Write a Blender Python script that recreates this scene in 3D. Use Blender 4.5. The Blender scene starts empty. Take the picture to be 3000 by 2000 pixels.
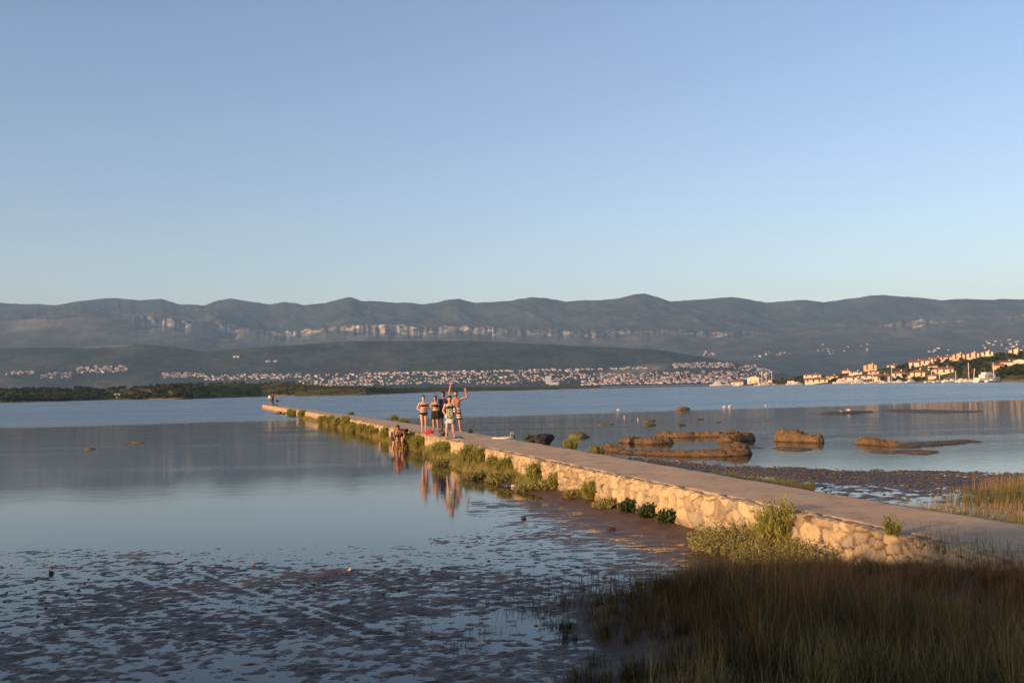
import bpy, bmesh, math, random
import numpy as np
from mathutils import Matrix, Vector

# ------------------------------------------------------------------ camera, sky, sun, exposure
C = bpy.context.scene
H = 2.66                                            # eye height above the water, metres
TH, RO, FPX = math.atan(135.5 / 3000), math.radians(1.24), 3000.0
_f = np.array([0, math.cos(TH), math.sin(TH)])
_u0 = np.array([0, -math.sin(TH), math.cos(TH)]); _r0 = np.array([1.0, 0, 0])
_r = _r0 * math.cos(RO) - _u0 * math.sin(RO)
_u = _r0 * math.sin(RO) + _u0 * math.cos(RO)
cam = bpy.data.objects.new('camera', bpy.data.cameras.new('camera'))
C.collection.objects.link(cam); C.camera = cam
cam.matrix_world = Matrix([[_r[0], _u[0], -_f[0], 0], [_r[1], _u[1], -_f[1], 0], [_r[2], _u[2], -_f[2], H], [0, 0, 0, 1]])
cam.data.sensor_width = 36; cam.data.lens = 36
cam.data.clip_start = 0.1; cam.data.clip_end = 40000

SHY, SHZ = -12.0, 1.12                             # row of trees behind the viewer
SUN_AZ, SUN_EL = math.radians(52), math.radians(10)  # azimuth: to the left of straight behind the camera
S = Vector((-math.sin(SUN_AZ) * math.cos(SUN_EL), -math.cos(SUN_AZ) * math.cos(SUN_EL), math.sin(SUN_EL)))
sl = bpy.data.lights.new('sun', 'SUN'); sl.energy = 4.6; sl.angle = math.radians(0.55); sl.color = (1.0, 0.61, 0.31)
so = bpy.data.objects.new('sun', sl); C.collection.objects.link(so)
so.rotation_euler = S.to_track_quat('Z', 'Y').to_euler(); so.location = (-30, -30, 40)
W = bpy.data.worlds.new('World'); C.world = W; W.use_nodes = True
wn = W.node_tree; sky = wn.nodes.new('ShaderNodeTexSky'); sky.sky_type = 'NISHITA'; sky.sun_disc = False
sky.sun_elevation = SUN_EL; sky.sun_rotation = math.atan2(S.x, S.y)
sky.altitude = 0; sky.air_density = 1.0; sky.dust_density = 0.9; sky.ozone_density = 1.6
tint = wn.nodes.new('ShaderNodeMix'); tint.data_type = 'RGBA'; tint.blend_type = 'MULTIPLY'; tint.inputs[0].default_value = 1
tint.inputs[7].default_value = (1.0, .92, 1.0, 1)     # white balance of the sky light
wn.links.new(sky.outputs[0], tint.inputs[6]); wn.links.new(tint.outputs[2], wn.nodes['Background'].inputs[0]); wn.nodes['Background'].inputs[1].default_value = 0.13
C.view_settings.view_transform = 'Standard'; C.view_settings.look = 'None'
C.view_settings.exposure = 0.75; C.view_settings.gamma = 1.0
C.render.engine = 'CYCLES'
C.cycles.max_bounces = 6; C.cycles.volume_bounces = 1; C.cycles.transparent_max_bounces = 6
C.cycles.caustics_reflective = False; C.cycles.caustics_refractive = False
C.cycles.use_denoising = True; C.cycles.denoiser = 'OPENIMAGEDENOISE'
C.cycles.sample_clamp_indirect = 4.0

def ray(u, v):
    d = _f * FPX + _r * (u - 1500) - _u * (v - 1000)
    return d / d[1]                                  # per metre of depth
def gp(u, v, z=0.0):
    d = ray(u, v); t = (z - H) / d[2]; return float(d[0] * t), float(t)
def at(u, v, Y):
    d = ray(u, v); return float(d[0] * Y), float(Y), float(H + d[2] * Y)

# ------------------------------------------------------------------ noise
def _hash(ix, iy, s):
    n = (ix.astype(np.int64) * 374761393 + iy.astype(np.int64) * 668265263 + s * 1442695041) & 0xffffffff
    n = ((n ^ (n >> 13)) * 1274126177) & 0xffffffff
    n = ((n ^ (n >> 16)) * 2246822519) & 0xffffffff
    return ((n ^ (n >> 15)) & 0xffffff) / float(0xffffff)
def vnoise(x, y, s=0):
    x = np.asarray(x, float); y = np.asarray(y, float)
    x, y = np.broadcast_arrays(x, y)
    ix = np.floor(x); iy = np.floor(y); fx = x - ix; fy = y - iy
    fx = fx * fx * fx * (fx * (fx * 6 - 15) + 10); fy = fy * fy * fy * (fy * (fy * 6 - 15) + 10)
    a = _hash(ix, iy, s); b = _hash(ix + 1, iy, s); c = _hash(ix, iy + 1, s); d = _hash(ix + 1, iy + 1, s)
    return (a + (b - a) * fx) * (1 - fy) + (c + (d - c) * fx) * fy
def fbm(x, y, s=0, o=4, g=0.5):
    t = 0; amp = 1; tot = 0
    for k in range(o):
        t = t + amp * (vnoise(x * 2 ** k + 17.3 * k, y * 2 ** k - 9.1 * k, s + k) * 2 - 1); tot += amp; amp *= g
    return t / tot
def ridged(x, y, s=0, o=4):
    t = 0; amp = 1; tot = 0
    for k in range(o):
        t = t + amp * (1 - np.abs(vnoise(x * 2 ** k + 7.7 * k, y * 2 ** k + 3.1 * k, s + k) * 2 - 1) * 2); tot += amp; amp *= .5
    return t / tot
def sstep(a, b, x):
    t = np.clip((np.asarray(x, float) - a) / (b - a), 0, 1); return t * t * (3 - 2 * t)
def voro(x, y, s=0, jit=.85, wt=.25):
    """F1, F2 distances and id of the nearest cell; random weights give stones of unequal size"""
    ix = np.floor(x); iy = np.floor(y)
    F1 = np.full(x.shape, 9.0); F2 = F1.copy(); ID = np.zeros(x.shape)
    for dx in (-2, -1, 0, 1, 2):
        for dy in (-2, -1, 0, 1, 2):
            cx = ix + dx; cy = iy + dy
            px = cx + .5 + (_hash(cx, cy, s) - .5) * jit; py = cy + .5 + (_hash(cx, cy, s + 1) - .5) * jit
            w = _hash(cx, cy, s + 2) * wt; sq = .75 + .5 * _hash(cx, cy, s + 3)
            ax = np.abs(x - px) * sq; ay = np.abs(y - py) / sq
            d = (ax ** 3 + ay ** 3) ** (1 / 3) - w
            idc = _hash(cx, cy, s + 4)
            m = d < F1
            F2 = np.where(m, F1, np.minimum(F2, d)); ID = np.where(m, idc, ID); F1 = np.where(m, d, F1)
    return F1, F2, ID

# ------------------------------------------------------------------ mesh helpers
def mesh_np(name, V, F, attrs=None, smooth=True):
    V = np.ascontiguousarray(V, np.float32); F = np.ascontiguousarray(F, np.int32)
    me = bpy.data.meshes.new(name); me.vertices.add(len(V)); me.vertices.foreach_set('co', V.ravel())
    n, k = F.shape
    me.loops.add(n * k); me.loops.foreach_set('vertex_index', F.ravel())
    me.polygons.add(n); me.polygons.foreach_set('loop_start', np.arange(0, n * k, k, dtype=np.int32))
    me.polygons.foreach_set('use_smooth', np.full(n, smooth))
    for a, v in (attrs or {}).items():
        at_ = me.attributes.new(a, 'FLOAT', 'POINT'); at_.data.foreach_set('value', np.ascontiguousarray(v, np.float32).ravel())
    me.update(calc_edges=True); me.validate()
    return me
def link(name, me, mats, parent=None, loc=None, rot=None):
    o = bpy.data.objects.new(name, me); C.collection.objects.link(o)
    if me and mats is not None and len(me.materials) == 0:
        for m in (mats if isinstance(mats, (list, tuple)) else [mats]): me.materials.append(m)
    if parent: o.parent = parent
    if loc is not None: o.location = loc
    if rot is not None: o.rotation_euler = rot
    return o
def tag(o, label=None, cat=None, group=None, kind=None):
    if label: o['label'] = label
    if cat: o['category'] = cat
    if group: o['group'] = group
    if kind: o['kind'] = kind
    return o
def empty(name, loc=(0, 0, 0), rz=0):
    o = bpy.data.objects.new(name, None); o.empty_display_size = .2; C.collection.objects.link(o)
    o.location = loc; o.rotation_euler = (0, 0, rz); return o
def copy_tree(o, parent=None):
    c = o.copy(); C.collection.objects.link(c)
    if parent: c.parent = parent
    for ch in o.children: copy_tree(ch, c)
    return c
def grid_faces(nr, nc):
    i = np.arange(nr * nc).reshape(nr, nc)
    return np.stack([i[:-1, :-1], i[:-1, 1:], i[1:, 1:], i[1:, :-1]], -1).reshape(-1, 4)

class MB:
    """collects shapes into one mesh"""
    def __init__(s): s.V = []; s.F = []; s.M = []; s.n = 0; s.T = []
    def add(s, V, F, mi=0, tone=0.5):
        V = np.asarray(V, float)
        for f in F: s.F.append([int(i) + s.n for i in f]); s.M.append(mi)
        s.V.append(V); s.T += [tone] * len(V); s.n += len(V)
    def box(s, x0, x1, y0, y1, z0, z1, mi=0):
        s.add([(x0, y0, z0), (x1, y0, z0), (x1, y1, z0), (x0, y1, z0), (x0, y0, z1), (x1, y0, z1), (x1, y1, z1), (x0, y1, z1)],
              [(0, 3, 2, 1), (4, 5, 6, 7), (0, 1, 5, 4), (1, 2, 6, 5), (2, 3, 7, 6), (3, 0, 4, 7)], mi)
    def loft(s, secs, mi=0, n=14, lat=(1, 0, 0), sq=2.0):
        """secs: (centre, half width along lat, half depth); closed ends"""
        P = [np.array(c[0], float) for c in secs]; lat = np.array(lat, float); V = []
        for i, (c, w, d) in enumerate(secs):
            t = P[min(i + 1, len(P) - 1)] - P[max(i - 1, 0)]; t /= np.linalg.norm(t) + 1e-9
            l = lat - t * lat.dot(t); l /= np.linalg.norm(l); b = np.cross(t, l)
            for k in range(n):
                a = 2 * math.pi * k / n; ca, sa = math.cos(a), math.sin(a)
                e = 2 / sq; V.append(P[i] + l * w * math.copysign(abs(ca) ** e, ca) + b * d * math.copysign(abs(sa) ** e, sa))
        m = len(secs); F = []
        for i in range(m - 1):
            for k in range(n): F.append((i * n + k, i * n + (k + 1) % n, (i + 1) * n + (k + 1) % n, (i + 1) * n + k))
        F.append(tuple(reversed(range(n)))); F.append(tuple(range((m - 1) * n, m * n)))
        s.add(V, F, mi)
    def cone(s, a, b, ra, rb, mi=0, n=12):
        """tapered capsule"""
        a = np.array(a, float); b = np.array(b, float); t = (b - a); L = np.linalg.norm(t); t = t / (L + 1e-9)
        lat = (1, 0, 0) if abs(t[0]) < .9 else (0, 1, 0)
        secs = []
        for q in (-.98, -.8, -.45): secs.append((a + t * ra * q, ra * math.sqrt(1 - q * q), ra * math.sqrt(1 - q * q)))
        for q in (0, .5, 1): r_ = ra + (rb - ra) * q; secs.append((a + t * L * q, r_, r_))
        for q in (.45, .8, .98): secs.append((b + t * rb * q, rb * math.sqrt(1 - q * q), rb * math.sqrt(1 - q * q)))
        s.loft(secs, mi, n, lat)
    def ball(s, c, rx, ry, rz, mi=0, n=14):
        secs = []
        for k in range(9):
            q = -math.cos(math.pi * (k + .35) / 8.7); w = math.sqrt(max(1 - q * q, 1e-4))
            secs.append(((c[0], c[1], c[2] + rz * q), rx * w, ry * w))
        s.loft(secs, mi, n)
    def mesh(s, name, smooth=True):
        me = bpy.data.meshes.new(name); V = np.concatenate(s.V)
        me.from_pydata(V.tolist(), [], s.F); me.update()
        me.polygons.foreach_set('material_index', s.M); me.polygons.foreach_set('use_smooth', [smooth] * len(s.F))
        return me
    def build(s, name, mats, parent=None, smooth=True, **k): return link(name, s.mesh(name, smooth), mats, parent, **k)

# ------------------------------------------------------------------ materials
class NT:
    def __init__(s, name):
        s.m = bpy.data.materials.new(name); s.m.use_nodes = True; s.t = s.m.node_tree
        s.b = s.t.nodes['Principled BSDF']; s.out = s.t.nodes['Material Output']
    def n(s, typ, **kw):
        o = s.t.nodes.new('ShaderNode' + typ)
        for k, v in kw.items():
            if k.startswith('_'): setattr(o, k[1:], v)
            else: o.inputs[k.replace('__', ' ')].default_value = v
        return o
    def l(s, a, b): s.t.links.new(a, b)
    def set(s, **kw):
        for k, v in kw.items(): s.b.inputs[k.replace('__', ' ')].default_value = v
        return s
    def coord(s, sc=(1, 1, 1), kind='Object'):
        if kind == 'World': o = s.n('NewGeometry').outputs['Position']
        else: o = s.n('TexCoord').outputs[kind]
        mp = s.n('Mapping', Scale=sc); s.l(o, mp.inputs[0]); return mp.outputs[0]
    def noise(s, scale, detail=4, rough=.55, co=None, dist=0):
        t = s.n('TexNoise', Scale=scale, Detail=detail, Roughness=rough, Distortion=dist)
        if co is not None: s.l(co, t.inputs['Vector'])
        return t.outputs[0]
    def ramp(s, fac, stops):
        r = s.n('ValToRGB'); e = r.color_ramp.elements
        while len(e) < len(stops): e.new(.5)
        for i, (p, c) in enumerate(stops): e[i].position = p; e[i].color = tuple(c) + (1,)
        s.l(fac, r.inputs[0]); return r.outputs[0]
    def mix(s, fac, a, b, mode='MIX'):
        m = s.n('Mix', _data_type='RGBA', _blend_type=mode)
        for i, x in ((0, fac), (6, a), (7, b)):
            if isinstance(x, (int, float)): m.inputs[i].default_value = x
            elif isinstance(x, tuple): m.inputs[i].default_value = tuple(x) + (1,)
            else: s.l(x, m.inputs[i])
        return m.outputs[2]
    def math(s, op, a, b=0.0, clamp=False):
        m = s.n('Math', _operation=op, _use_clamp=clamp)
        for i, x in enumerate((a, b)):
            if isinstance(x, (int, float)): m.inputs[i].default_value = x
            else: s.l(x, m.inputs[i])
        return m.outputs[0]
    def rng(s, v, a, b, c=0.0, d=1.0):
        m = s.n('MapRange'); s.l(v, m.inputs[0])
        for i, x in enumerate((a, b, c, d)): m.inputs[i + 1].default_value = x
        return m.outputs[0]
    def attr(s, name): return s.n('Attribute', _attribute_name=name).outputs['Fac']
    def bump(s, h, dist, strength=1.0):
        b = s.n('Bump', Strength=strength, Distance=dist); s.l(h, b.inputs['Height']); s.l(b.outputs[0], s.b.inputs['Normal']); return b
    def col(s, c):
        if isinstance(c, tuple): s.b.inputs['Base Color'].default_value = tuple(c) + (1,)
        else: s.l(c, s.b.inputs['Base Color'])
        return s

def plain(name, c, rough=.7, var=.25, scale=6, spec=.3):
    t = NT(name); n = t.noise(scale, 4, .6, t.coord())
    t.col(t.ramp(n, [(.3, tuple(x * (1 - var) for x in c)), (.7, tuple(min(1, x * (1 + var)) for x in c))]))
    t.set(Roughness=rough); t.b.inputs['Specular IOR Level'].default_value = spec
    return t.m
def leafy(name, dark, light, brown=None):
    t = NT(name); a = t.attr('tone')
    st = [(0, dark), (.6, light)]
    if brown: st += [(.8, tuple((x + y) / 2 for x, y in zip(light, brown))), (1, brown)]
    c = t.ramp(a, st); t.col(c); t.set(Roughness=.55); t.b.inputs['Specular IOR Level'].default_value = .25
    tr = t.n('BsdfTranslucent'); t.l(c, tr.inputs[0]); mx = t.n('MixShader', Fac=.3)
    t.l(t.b.outputs[0], mx.inputs[1]); t.l(tr.outputs[0], mx.inputs[2]); t.l(mx.outputs[0], t.out.inputs[0])
    return t.m

# water: a calm mirror near the flats, ruffled by the wind further out
t = NT('water'); P = t.n('NewGeometry').outputs['Position']
sep = t.n('SeparateXYZ'); t.l(P, sep.inputs[0])
def wc(sx, sy): mp = t.n('Mapping', Scale=(sx, sy, 1)); t.l(P, mp.inputs[0]); return mp.outputs[0]
edge = t.math('ADD', sep.outputs[1], t.math('MULTIPLY', t.math('SUBTRACT', t.noise(1, 3, .5, wc(.03, .12)), .5), 26))
edge = t.math('SUBTRACT', edge, t.math('MULTIPLY', t.math('MAXIMUM', sep.outputs[0], 0.0), .38))
wind = t.rng(edge, 90, 100)
streak = t.rng(t.noise(1, 3, .5, wc(.0025, .016)), .42, .62, 1.0, .55)
wind = t.math('MULTIPLY', wind, streak)
soft = t.rng(t.noise(1, 2, .5, wc(.05, .25)), .35, .65, .25, 1.0)
h1 = t.noise(1, 3, .5, wc(1.1, 3.4)); h2 = t.noise(1, 2, .5, wc(5, 9))
hh = t.math('ADD', h1, t.math('MULTIPLY', h2, .22))
bp = t.n('Bump', Distance=.02); t.l(hh, bp.inputs['Height'])
t.l(t.math('ADD', t.math('MULTIPLY', soft, t.rng(sep.outputs[1], 24, 46, .08, .42)), t.math('MULTIPLY', wind, .9)), bp.inputs['Strength'])
t.l(bp.outputs[0], t.b.inputs['Normal'])
t.col(t.mix(wind, t.ramp(t.noise(1, 3, .5, wc(.15, .15)), [(.3, (.016, .015, .014)), (.7, (.024, .021, .019))]), (.028, .065, .125)))
t.l(t.math('ADD', t.math('MULTIPLY', wind, .22), .055), t.b.inputs['Roughness']); t.set(IOR=1.333)
M_water = t.m

# mud
t = NT('wet_mud'); co = t.coord()
n1 = t.noise(2.2, 6, .6, co); n2 = t.noise(26, 5, .65, co); wetc = t.attr('dry')
c = t.ramp(n1, [(.3, (.040, .024, .015)), (.55, (.068, .038, .022)), (.75, (.13, .065, .034))])
c = t.mix(t.attr('red'), c, t.ramp(n1, [(.3, (.075, .045, .028)), (.7, (.15, .088, .055))])); c = t.mix(wetc, c, t.ramp(n2, [(.3, (.10, .066, .042)), (.7, (.16, .105, .065))]))
t.col(t.mix(.35, c, t.ramp(n2, [(.3, (.5, .5, .5)), (.7, (1.3, 1.25, 1.2))]), 'MULTIPLY'))
t.l(t.math('SUBTRACT', t.rng(wetc, 0, 1, .55, .9), t.math('MULTIPLY', t.attr('wet'), .22)), t.b.inputs['Roughness']); t.b.inputs['Specular IOR Level'].default_value = .26; t.bump(n2, .02, .8)
M_mud = t.m

# jetty stone and concrete
t = NT('limestone'); co = t.coord(); a = t.attr('tint')
n1 = t.noise(3.5, 6, .65, co); n2 = t.noise(38, 4, .6, co)
c = t.ramp(a, [(0, (.27, .20, .12)), (.3, (.43, .32, .185)), (.7, (.50, .375, .215)), (.85, (.34, .26, .165)), (1, (.29, .24, .18))])
c = t.mix(.8, c, t.ramp(n1, [(.28, (.42, .38, .36)), (.5, (1, 1, 1)), (.75, (1.12, 1.05, .95))]), 'MULTIPLY')
c = t.mix(.4, c, t.ramp(n2, [(.3, (.7, .68, .66)), (.7, (1.1, 1.1, 1.1))]), 'MULTIPLY')
gap = t.attr('gap'); c = t.mix(gap, c, (.045, .032, .022))  # shade of the deep joints between stones, put into the colour
low = t.attr('tide'); c = t.mix(t.math('MULTIPLY', low, .75), c, (.11, .075, .045))
t.col(c); t.set(Roughness=.9); t.bump(n2, .012, .7); M_stone = t.m

t = NT('path_concrete'); co = t.coord()
n1 = t.noise(.8, 6, .6, co); n2 = t.noise(14, 6, .65, co); n3 = t.noise(90, 3, .6, co); n4 = t.noise(1.7, 7, .7, co)
c = t.ramp(n1, [(.3, (.46, .30, .17)), (.7, (.58, .395, .235))])
c = t.mix(.5, c, t.ramp(n2, [(.3, (.72, .7, .68)), (.65, (1.08, 1.07, 1.05))]), 'MULTIPLY')
c = t.mix(.35, c, t.ramp(n3, [(.3, (.7, .7, .7)), (.7, (1.15, 1.15, 1.15))]), 'MULTIPLY')
c = t.mix(.7, c, t.ramp(n4, [(.36, (.62, .60, .60)), (.47, (1, 1, 1)), (.62, (1.08, 1.07, 1.05))]), 'MULTIPLY'); t.col(c); t.set(Roughness=.92); t.bump(t.math('ADD', n2, t.math('MULTIPLY', n3, .4)), .012, .55); M_deck = t.m

# far land
def landmat(name, stops, rock):
    t = NT(name); P = t.n('NewGeometry').outputs['Position']
    n1 = t.noise(.004, 8, .62, P); n2 = t.noise(.03, 6, .7, P)
    c = t.ramp(t.math('ADD', t.math('MULTIPLY', n1, .5), t.math('MULTIPLY', n2, .5)), stops)
    r = t.attr('rock'); n3 = t.noise(.02, 6, .7, P)
    c = t.mix(r, c, t.ramp(n3, [(.3, tuple(x * .55 for x in rock)), (.6, rock)]))
    t.col(c); t.set(Roughness=1.0); t.b.inputs['Specular IOR Level'].default_value = 0
    return t.m
M_mtn = landmat('mountain_scrub', [(.38, (.012, .019, .013)), (.5, (.030, .038, .025)), (.6, (.075, .076, .050))], (.46, .40, .35))
M_hill = landmat('hill_maquis', [(.38, (.011, .018, .010)), (.5, (.028, .037, .020)), (.61, (.075, .074, .038))], (.3, .26, .2))
M_head = landmat('headland_grass', [(.38, (.035, .04, .016)), (.48, (.085, .082, .032)), (.6, (.17, .145, .065))], (.34, .27, .19))

M_shrub = leafy('samphire_green', (.15, .16, .03), (.33, .31, .075), (.34, .19, .08))
M_mat = leafy('purslane_leaf', (.14, .135, .04), (.34, .30, .11), (.34, .21, .10))
M_dark = leafy('dark_leaf', (.022, .04, .012), (.07, .095, .03))
M_grass = leafy('sedge', (.022, .022, .007), (.12, .088, .026), (.36, .125, .045))
M_reed = leafy('pale_grass', (.08, .09, .02), (.23, .19, .06), (.36, .215, .085))
M_tree = leafy('tree_leaf', (.012, .02, .008), (.045, .06, .02))
M_stem = plain('woody_stem', (.13, .085, .05), .9)
M_bark = plain('bark', (.10, .075, .055), .95)

# ------------------------------------------------------------------ water and ground
V = []
for y in (-80, 400, 1500, 4000, 9000, 14000):
    for x in (-14000, -4000, -1000, 0, 1000, 4000, 14000): V.append((x, y, 0))
tag(link('water', mesh_np('water', V, grid_faces(6, 7)), M_water), kind='structure')

JL = [(769,1185),(864,1200),(913,1207.6),(955,1215.7),(1038,1229.5),(1095,1241),(1142,1252),(1214,1265),(1282,1281),(1364,1298.6),(1446,1313),(1513,1331),(1640,1363.6),(1793,1395.5),(1959,1424),(2112,1456),(2265,1488),(2418,1517),(2584,1548.6),(2667,1565),(3000,1644)]
JR = [(770,1183),(891,1198.7),(976,1207),(1044,1216),(1125,1227),(1200,1240),(1229,1246),(1352,1265),(1423,1274),(1500,1281),(1564,1291),(1755,1325),(1946,1357),(2106,1389),(2297,1424),(2457,1445),(2597,1464),(2744,1494),(2903,1520),(3000,1533)]
JZ = .715
def fit(A, extra):
    p = np.array([gp(a, b, JZ) for a, b in A] + extra); lx = np.log(p[:, 1]); o = np.argsort(lx)
    cf = np.polyfit(lx[o], p[o, 0] + .0, 6); return lambda y: np.polyval(cf, np.log(y))
# x of the two edges as smooth functions of depth
fitL = fit(JL, [(5.75, 9.0), (6.2, 7.2)]); fitR = fit(JR, [(7.5, 11.5), (8.6, 9.0), (9.2, 7.2)])
def xl(y): return fitL(np.clip(y, 7.2, 174))
def xr(y): return np.maximum(fitR(np.clip(y, 7.2, 182)), xl(y) + 1.2)

TRK = [((-6.2, 15.8), (-2.6, 12.0)), ((-5.0, 15.9), (-1.6, 11.2)), ((-3.6, 14.0), (-.6, 10.6))]
MOUNDS = []
def mound(u0, u1, vbase, h, wd, s): 
    x0, y0 = gp(u0, vbase); x1, y1 = gp(u1, vbase); MOUNDS.append((x0, x1, (y0 + y1) / 2, h, wd, s))

def ground_z(X, Y):
    jl = xl(np.maximum(Y, 7.2)); jr = xr(np.maximum(Y, 7.2))
    z = -.22 + .05 * fbm(X * .3, Y * .3, 3)
    # tidal flat left of the jetty
    far = 17.6 + .9 * fbm(X * .35, X * 0 + 3.3, 11, 3) + 1.6 * sstep(-2.5, .5, X) + 6 * sstep(-1, 2.5, X)
    m = np.where(Y < far, -.006 + .008 * sstep(17.5, 14, Y), -.006 - .022 * (Y - far)); m = np.maximum(m, -.22)
    q = fbm(X * 7.2 + .8 * fbm(X * 1.3, Y * 1.3, 5), Y * 9.2 + .6 * fbm(X * 1.1, Y * 1.2, 8), 21, 4, .55)
    pz = m + .019 * q + .008 * fbm(X * 19, Y * 19, 23, 2) + .010 * fbm(X * .6, Y * .6, 9, 3)
    for (ax, ay), (bx, by) in TRK:
        dx, dy = bx - ax, by - ay; L = math.hypot(dx, dy)
        w = np.abs((X - ax) * dy - (Y - ay) * dx) / L; al = ((X - ax) * dx + (Y - ay) * dy) / L
        pz = pz - .009 * np.exp(-(w / .04) ** 2) * sstep(-.3, .5, al) * sstep(L + .3, L - .5, al) + .003 * np.exp(-((w - .13) / .06) ** 2) * sstep(0, .5, al) * sstep(L, L - .5, al)
    left = X < (jl + jr) / 2
    z = np.where(left, np.maximum(z, pz), z)
    # mud shelf that follows the jetty wall
    dw = jl - X; wd = .95 + .35 * fbm(Y * .25, Y * 0, 31, 3) - .5 * sstep(33, 44, Y); sh = np.maximum(.085 - .10 * dw / wd + .02 * fbm(X * 1.5, Y * 1.5, 33), (.009 - .0045 * dw - .02 * sstep(3, 5, dw)) * sstep(29, 24, Y) - .3 * sstep(24, 29, Y) + .020 * fbm(X * 2.2, Y * 7, 35, 5, .6))
    sh = np.where((Y < 120), sh, -.3)
    z = np.where(left & (dw > -1.5), np.maximum(z, np.minimum(sh, .10)), z)
    # flat right of the jetty
    rb = np.interp(X, [3, 5, 7.3, 10, 13.9, 20], [39, 36.5, 33, 30.5, 28.3, 26]) + 1.0 * fbm(X * .5, Y * .3, 41, 3)
    m2 = np.where(Y < rb, -.004 + .02 * sstep(6, 0, np.abs(Y - rb + 2.6)), -.004 - .03 * (Y - rb)); m2 = np.maximum(m2, -.22)
    m2 = m2 + .07 * sstep(4.5, 8.0, X - 5.2 - .0 * Y) * sstep(27, 22, Y) + .05 * sstep(2.2, .3, X - jr) * sstep(25, 21, Y)
    p2 = m2 + .030 * fbm(X * 2.6, Y * 2.6, 51, 4, .6) + .016 * fbm(X * 7, Y * 7, 57, 2) + .012 * fbm(X * .5, Y * .5, 53, 3)
    z = np.where(~left, np.maximum(z, p2), z)
    # dry bank toward the camera
    xb = 3.6 - 2.9 * sstep(16.5, 12, Y) - .9 * sstep(10.2, 8.4, Y) * 1.0 - 1.0 * sstep(8.5, 6.5, Y)
    d = X - xb + .25 * fbm(X * .9, Y * .9, 61, 3)
    bank = .34 * sstep(0, 3.0, d) + .13 * sstep(12.9, 10.8, Y) * sstep(1.6, .2, jl - X) + .06 * sstep(-.15, .5, d) + .05 * fbm(X * 1.2, Y * 1.2, 63)
    z = np.where((Y < 17.0) & (d > -.3), np.maximum(z, bank * sstep(15.4, 11.8, Y) - .02), z)
    near = sstep(6.5, 2.0, Y) * (.75 + .12 * fbm(X * .5, Y * .5, 65)) + .35 * sstep(0, -14, Y)
    near = near + sstep(8, 11, X) * sstep(13, 9, Y) * .3
    z = np.maximum(z, np.where(Y < 8, near - .12, -9))
    # under the jetty
    z = np.where((X > jl + .05) & (X < jr - .05) & (Y > 8), np.minimum(z, .45), z)
    return z

ys = np.concatenate([np.arange(-46, 4, 2.0), np.arange(4, 8, .25), 8 * np.exp(np.arange(0, math.log(36 / 8), .0026)), np.arange(36, 100, .5), np.array([100, 104, 112, 122])])
aa = np.concatenate([np.array([-7, -5, -3.5, -2.4, -1.6, -1.1, -.8]), np.arange(-.62, .62, .0021), np.array([.64, .7, .8, 1.1, 1.6, 2.4, 3.5])])
Yg = np.repeat(ys[:, None], len(aa), 1); Xg = aa[None, :] * np.maximum(Yg, 8.0)
Zg = ground_z(Xg, Yg)
dry = sstep(.06, .25, Zg) * sstep(26, 18, Yg); red = sstep(3.2, .6, xl(np.maximum(Yg, 7.2)) - Xg) * sstep(13, 15, Yg) * (Xg < xl(np.maximum(Yg, 7.2)) + .5)
tag(link('ground', mesh_np('ground', np.stack([Xg, Yg, Zg], -1).reshape(-1, 3), grid_faces(len(ys), len(aa)), {'dry': dry, 'red': red, 'wet': sstep(.013, .001, Zg)}), M_mud), kind='structure')

# ------------------------------------------------------------------ mountains, hills, headland
SK = np.array([(-300,700),(0,695),(60,697),(130,698),(170,692),(210,688),(270,686),(320,690),(370,688),(410,697),(470,698),(500,690),(530,686),(570,692),(620,697),(650,693),(700,697),(750,695),(780,688),(803,684),(830,690),(880,692),(920,694),(960,696),(1000,694),(1030,688),(1055,686),(1090,693),(1140,692),(1180,689),(1215,684),(1260,685),(1300,691),(1340,689),(1380,688),(1420,685),(1455,678),(1480,675),(1510,682),(1540,690),(1600,688),(1640,685),(1680,682),(1720,686),(1760,693),(1800,690),(1850,688),(1890,692),(1940,686),(1980,683),(2030,678),(2070,682),(2120,685),(2170,688),(2220,686),(2280,687),(2352,686),(2700,690)], float) * 1.27551
CT = np.array([(-300,738),(0,738),(330,730),(430,738),(500,748),(640,760),(800,750),(1000,752),(1180,758),(1330,762),(1500,757),(1640,762),(1800,758),(1950,745),(2100,735),(2352,722),(2700,715)], float) * 1.27551
FH = np.array([(-300,800),(0,800),(200,795),(310,790),(400,797),(460,806),(560,800),(690,791),(790,784),(900,783),(1080,782),(1200,787),(1330,795),(1450,800),(1530,805),(1620,820),(1690,832),(1750,846),(1800,860),(1870,872),(2400,880),(2700,880)], float) * 1.27551
def trace(T, Y):
    """pixel outline -> (a = x/y, height at depth Y)"""
    r_ = np.array([ray(u, v) for u, v in T]); return r_[:, 0], H + r_[:, 2] * Y
A = np.linspace(-.78, .78, 1500)
def smooth_(v, k): return np.convolve(np.pad(v, k // 2, mode='edge'), np.ones(k) / k, 'valid')
def prof(T, Y): x, z = trace(T, Y); return np.interp(A, x, z)
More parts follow.
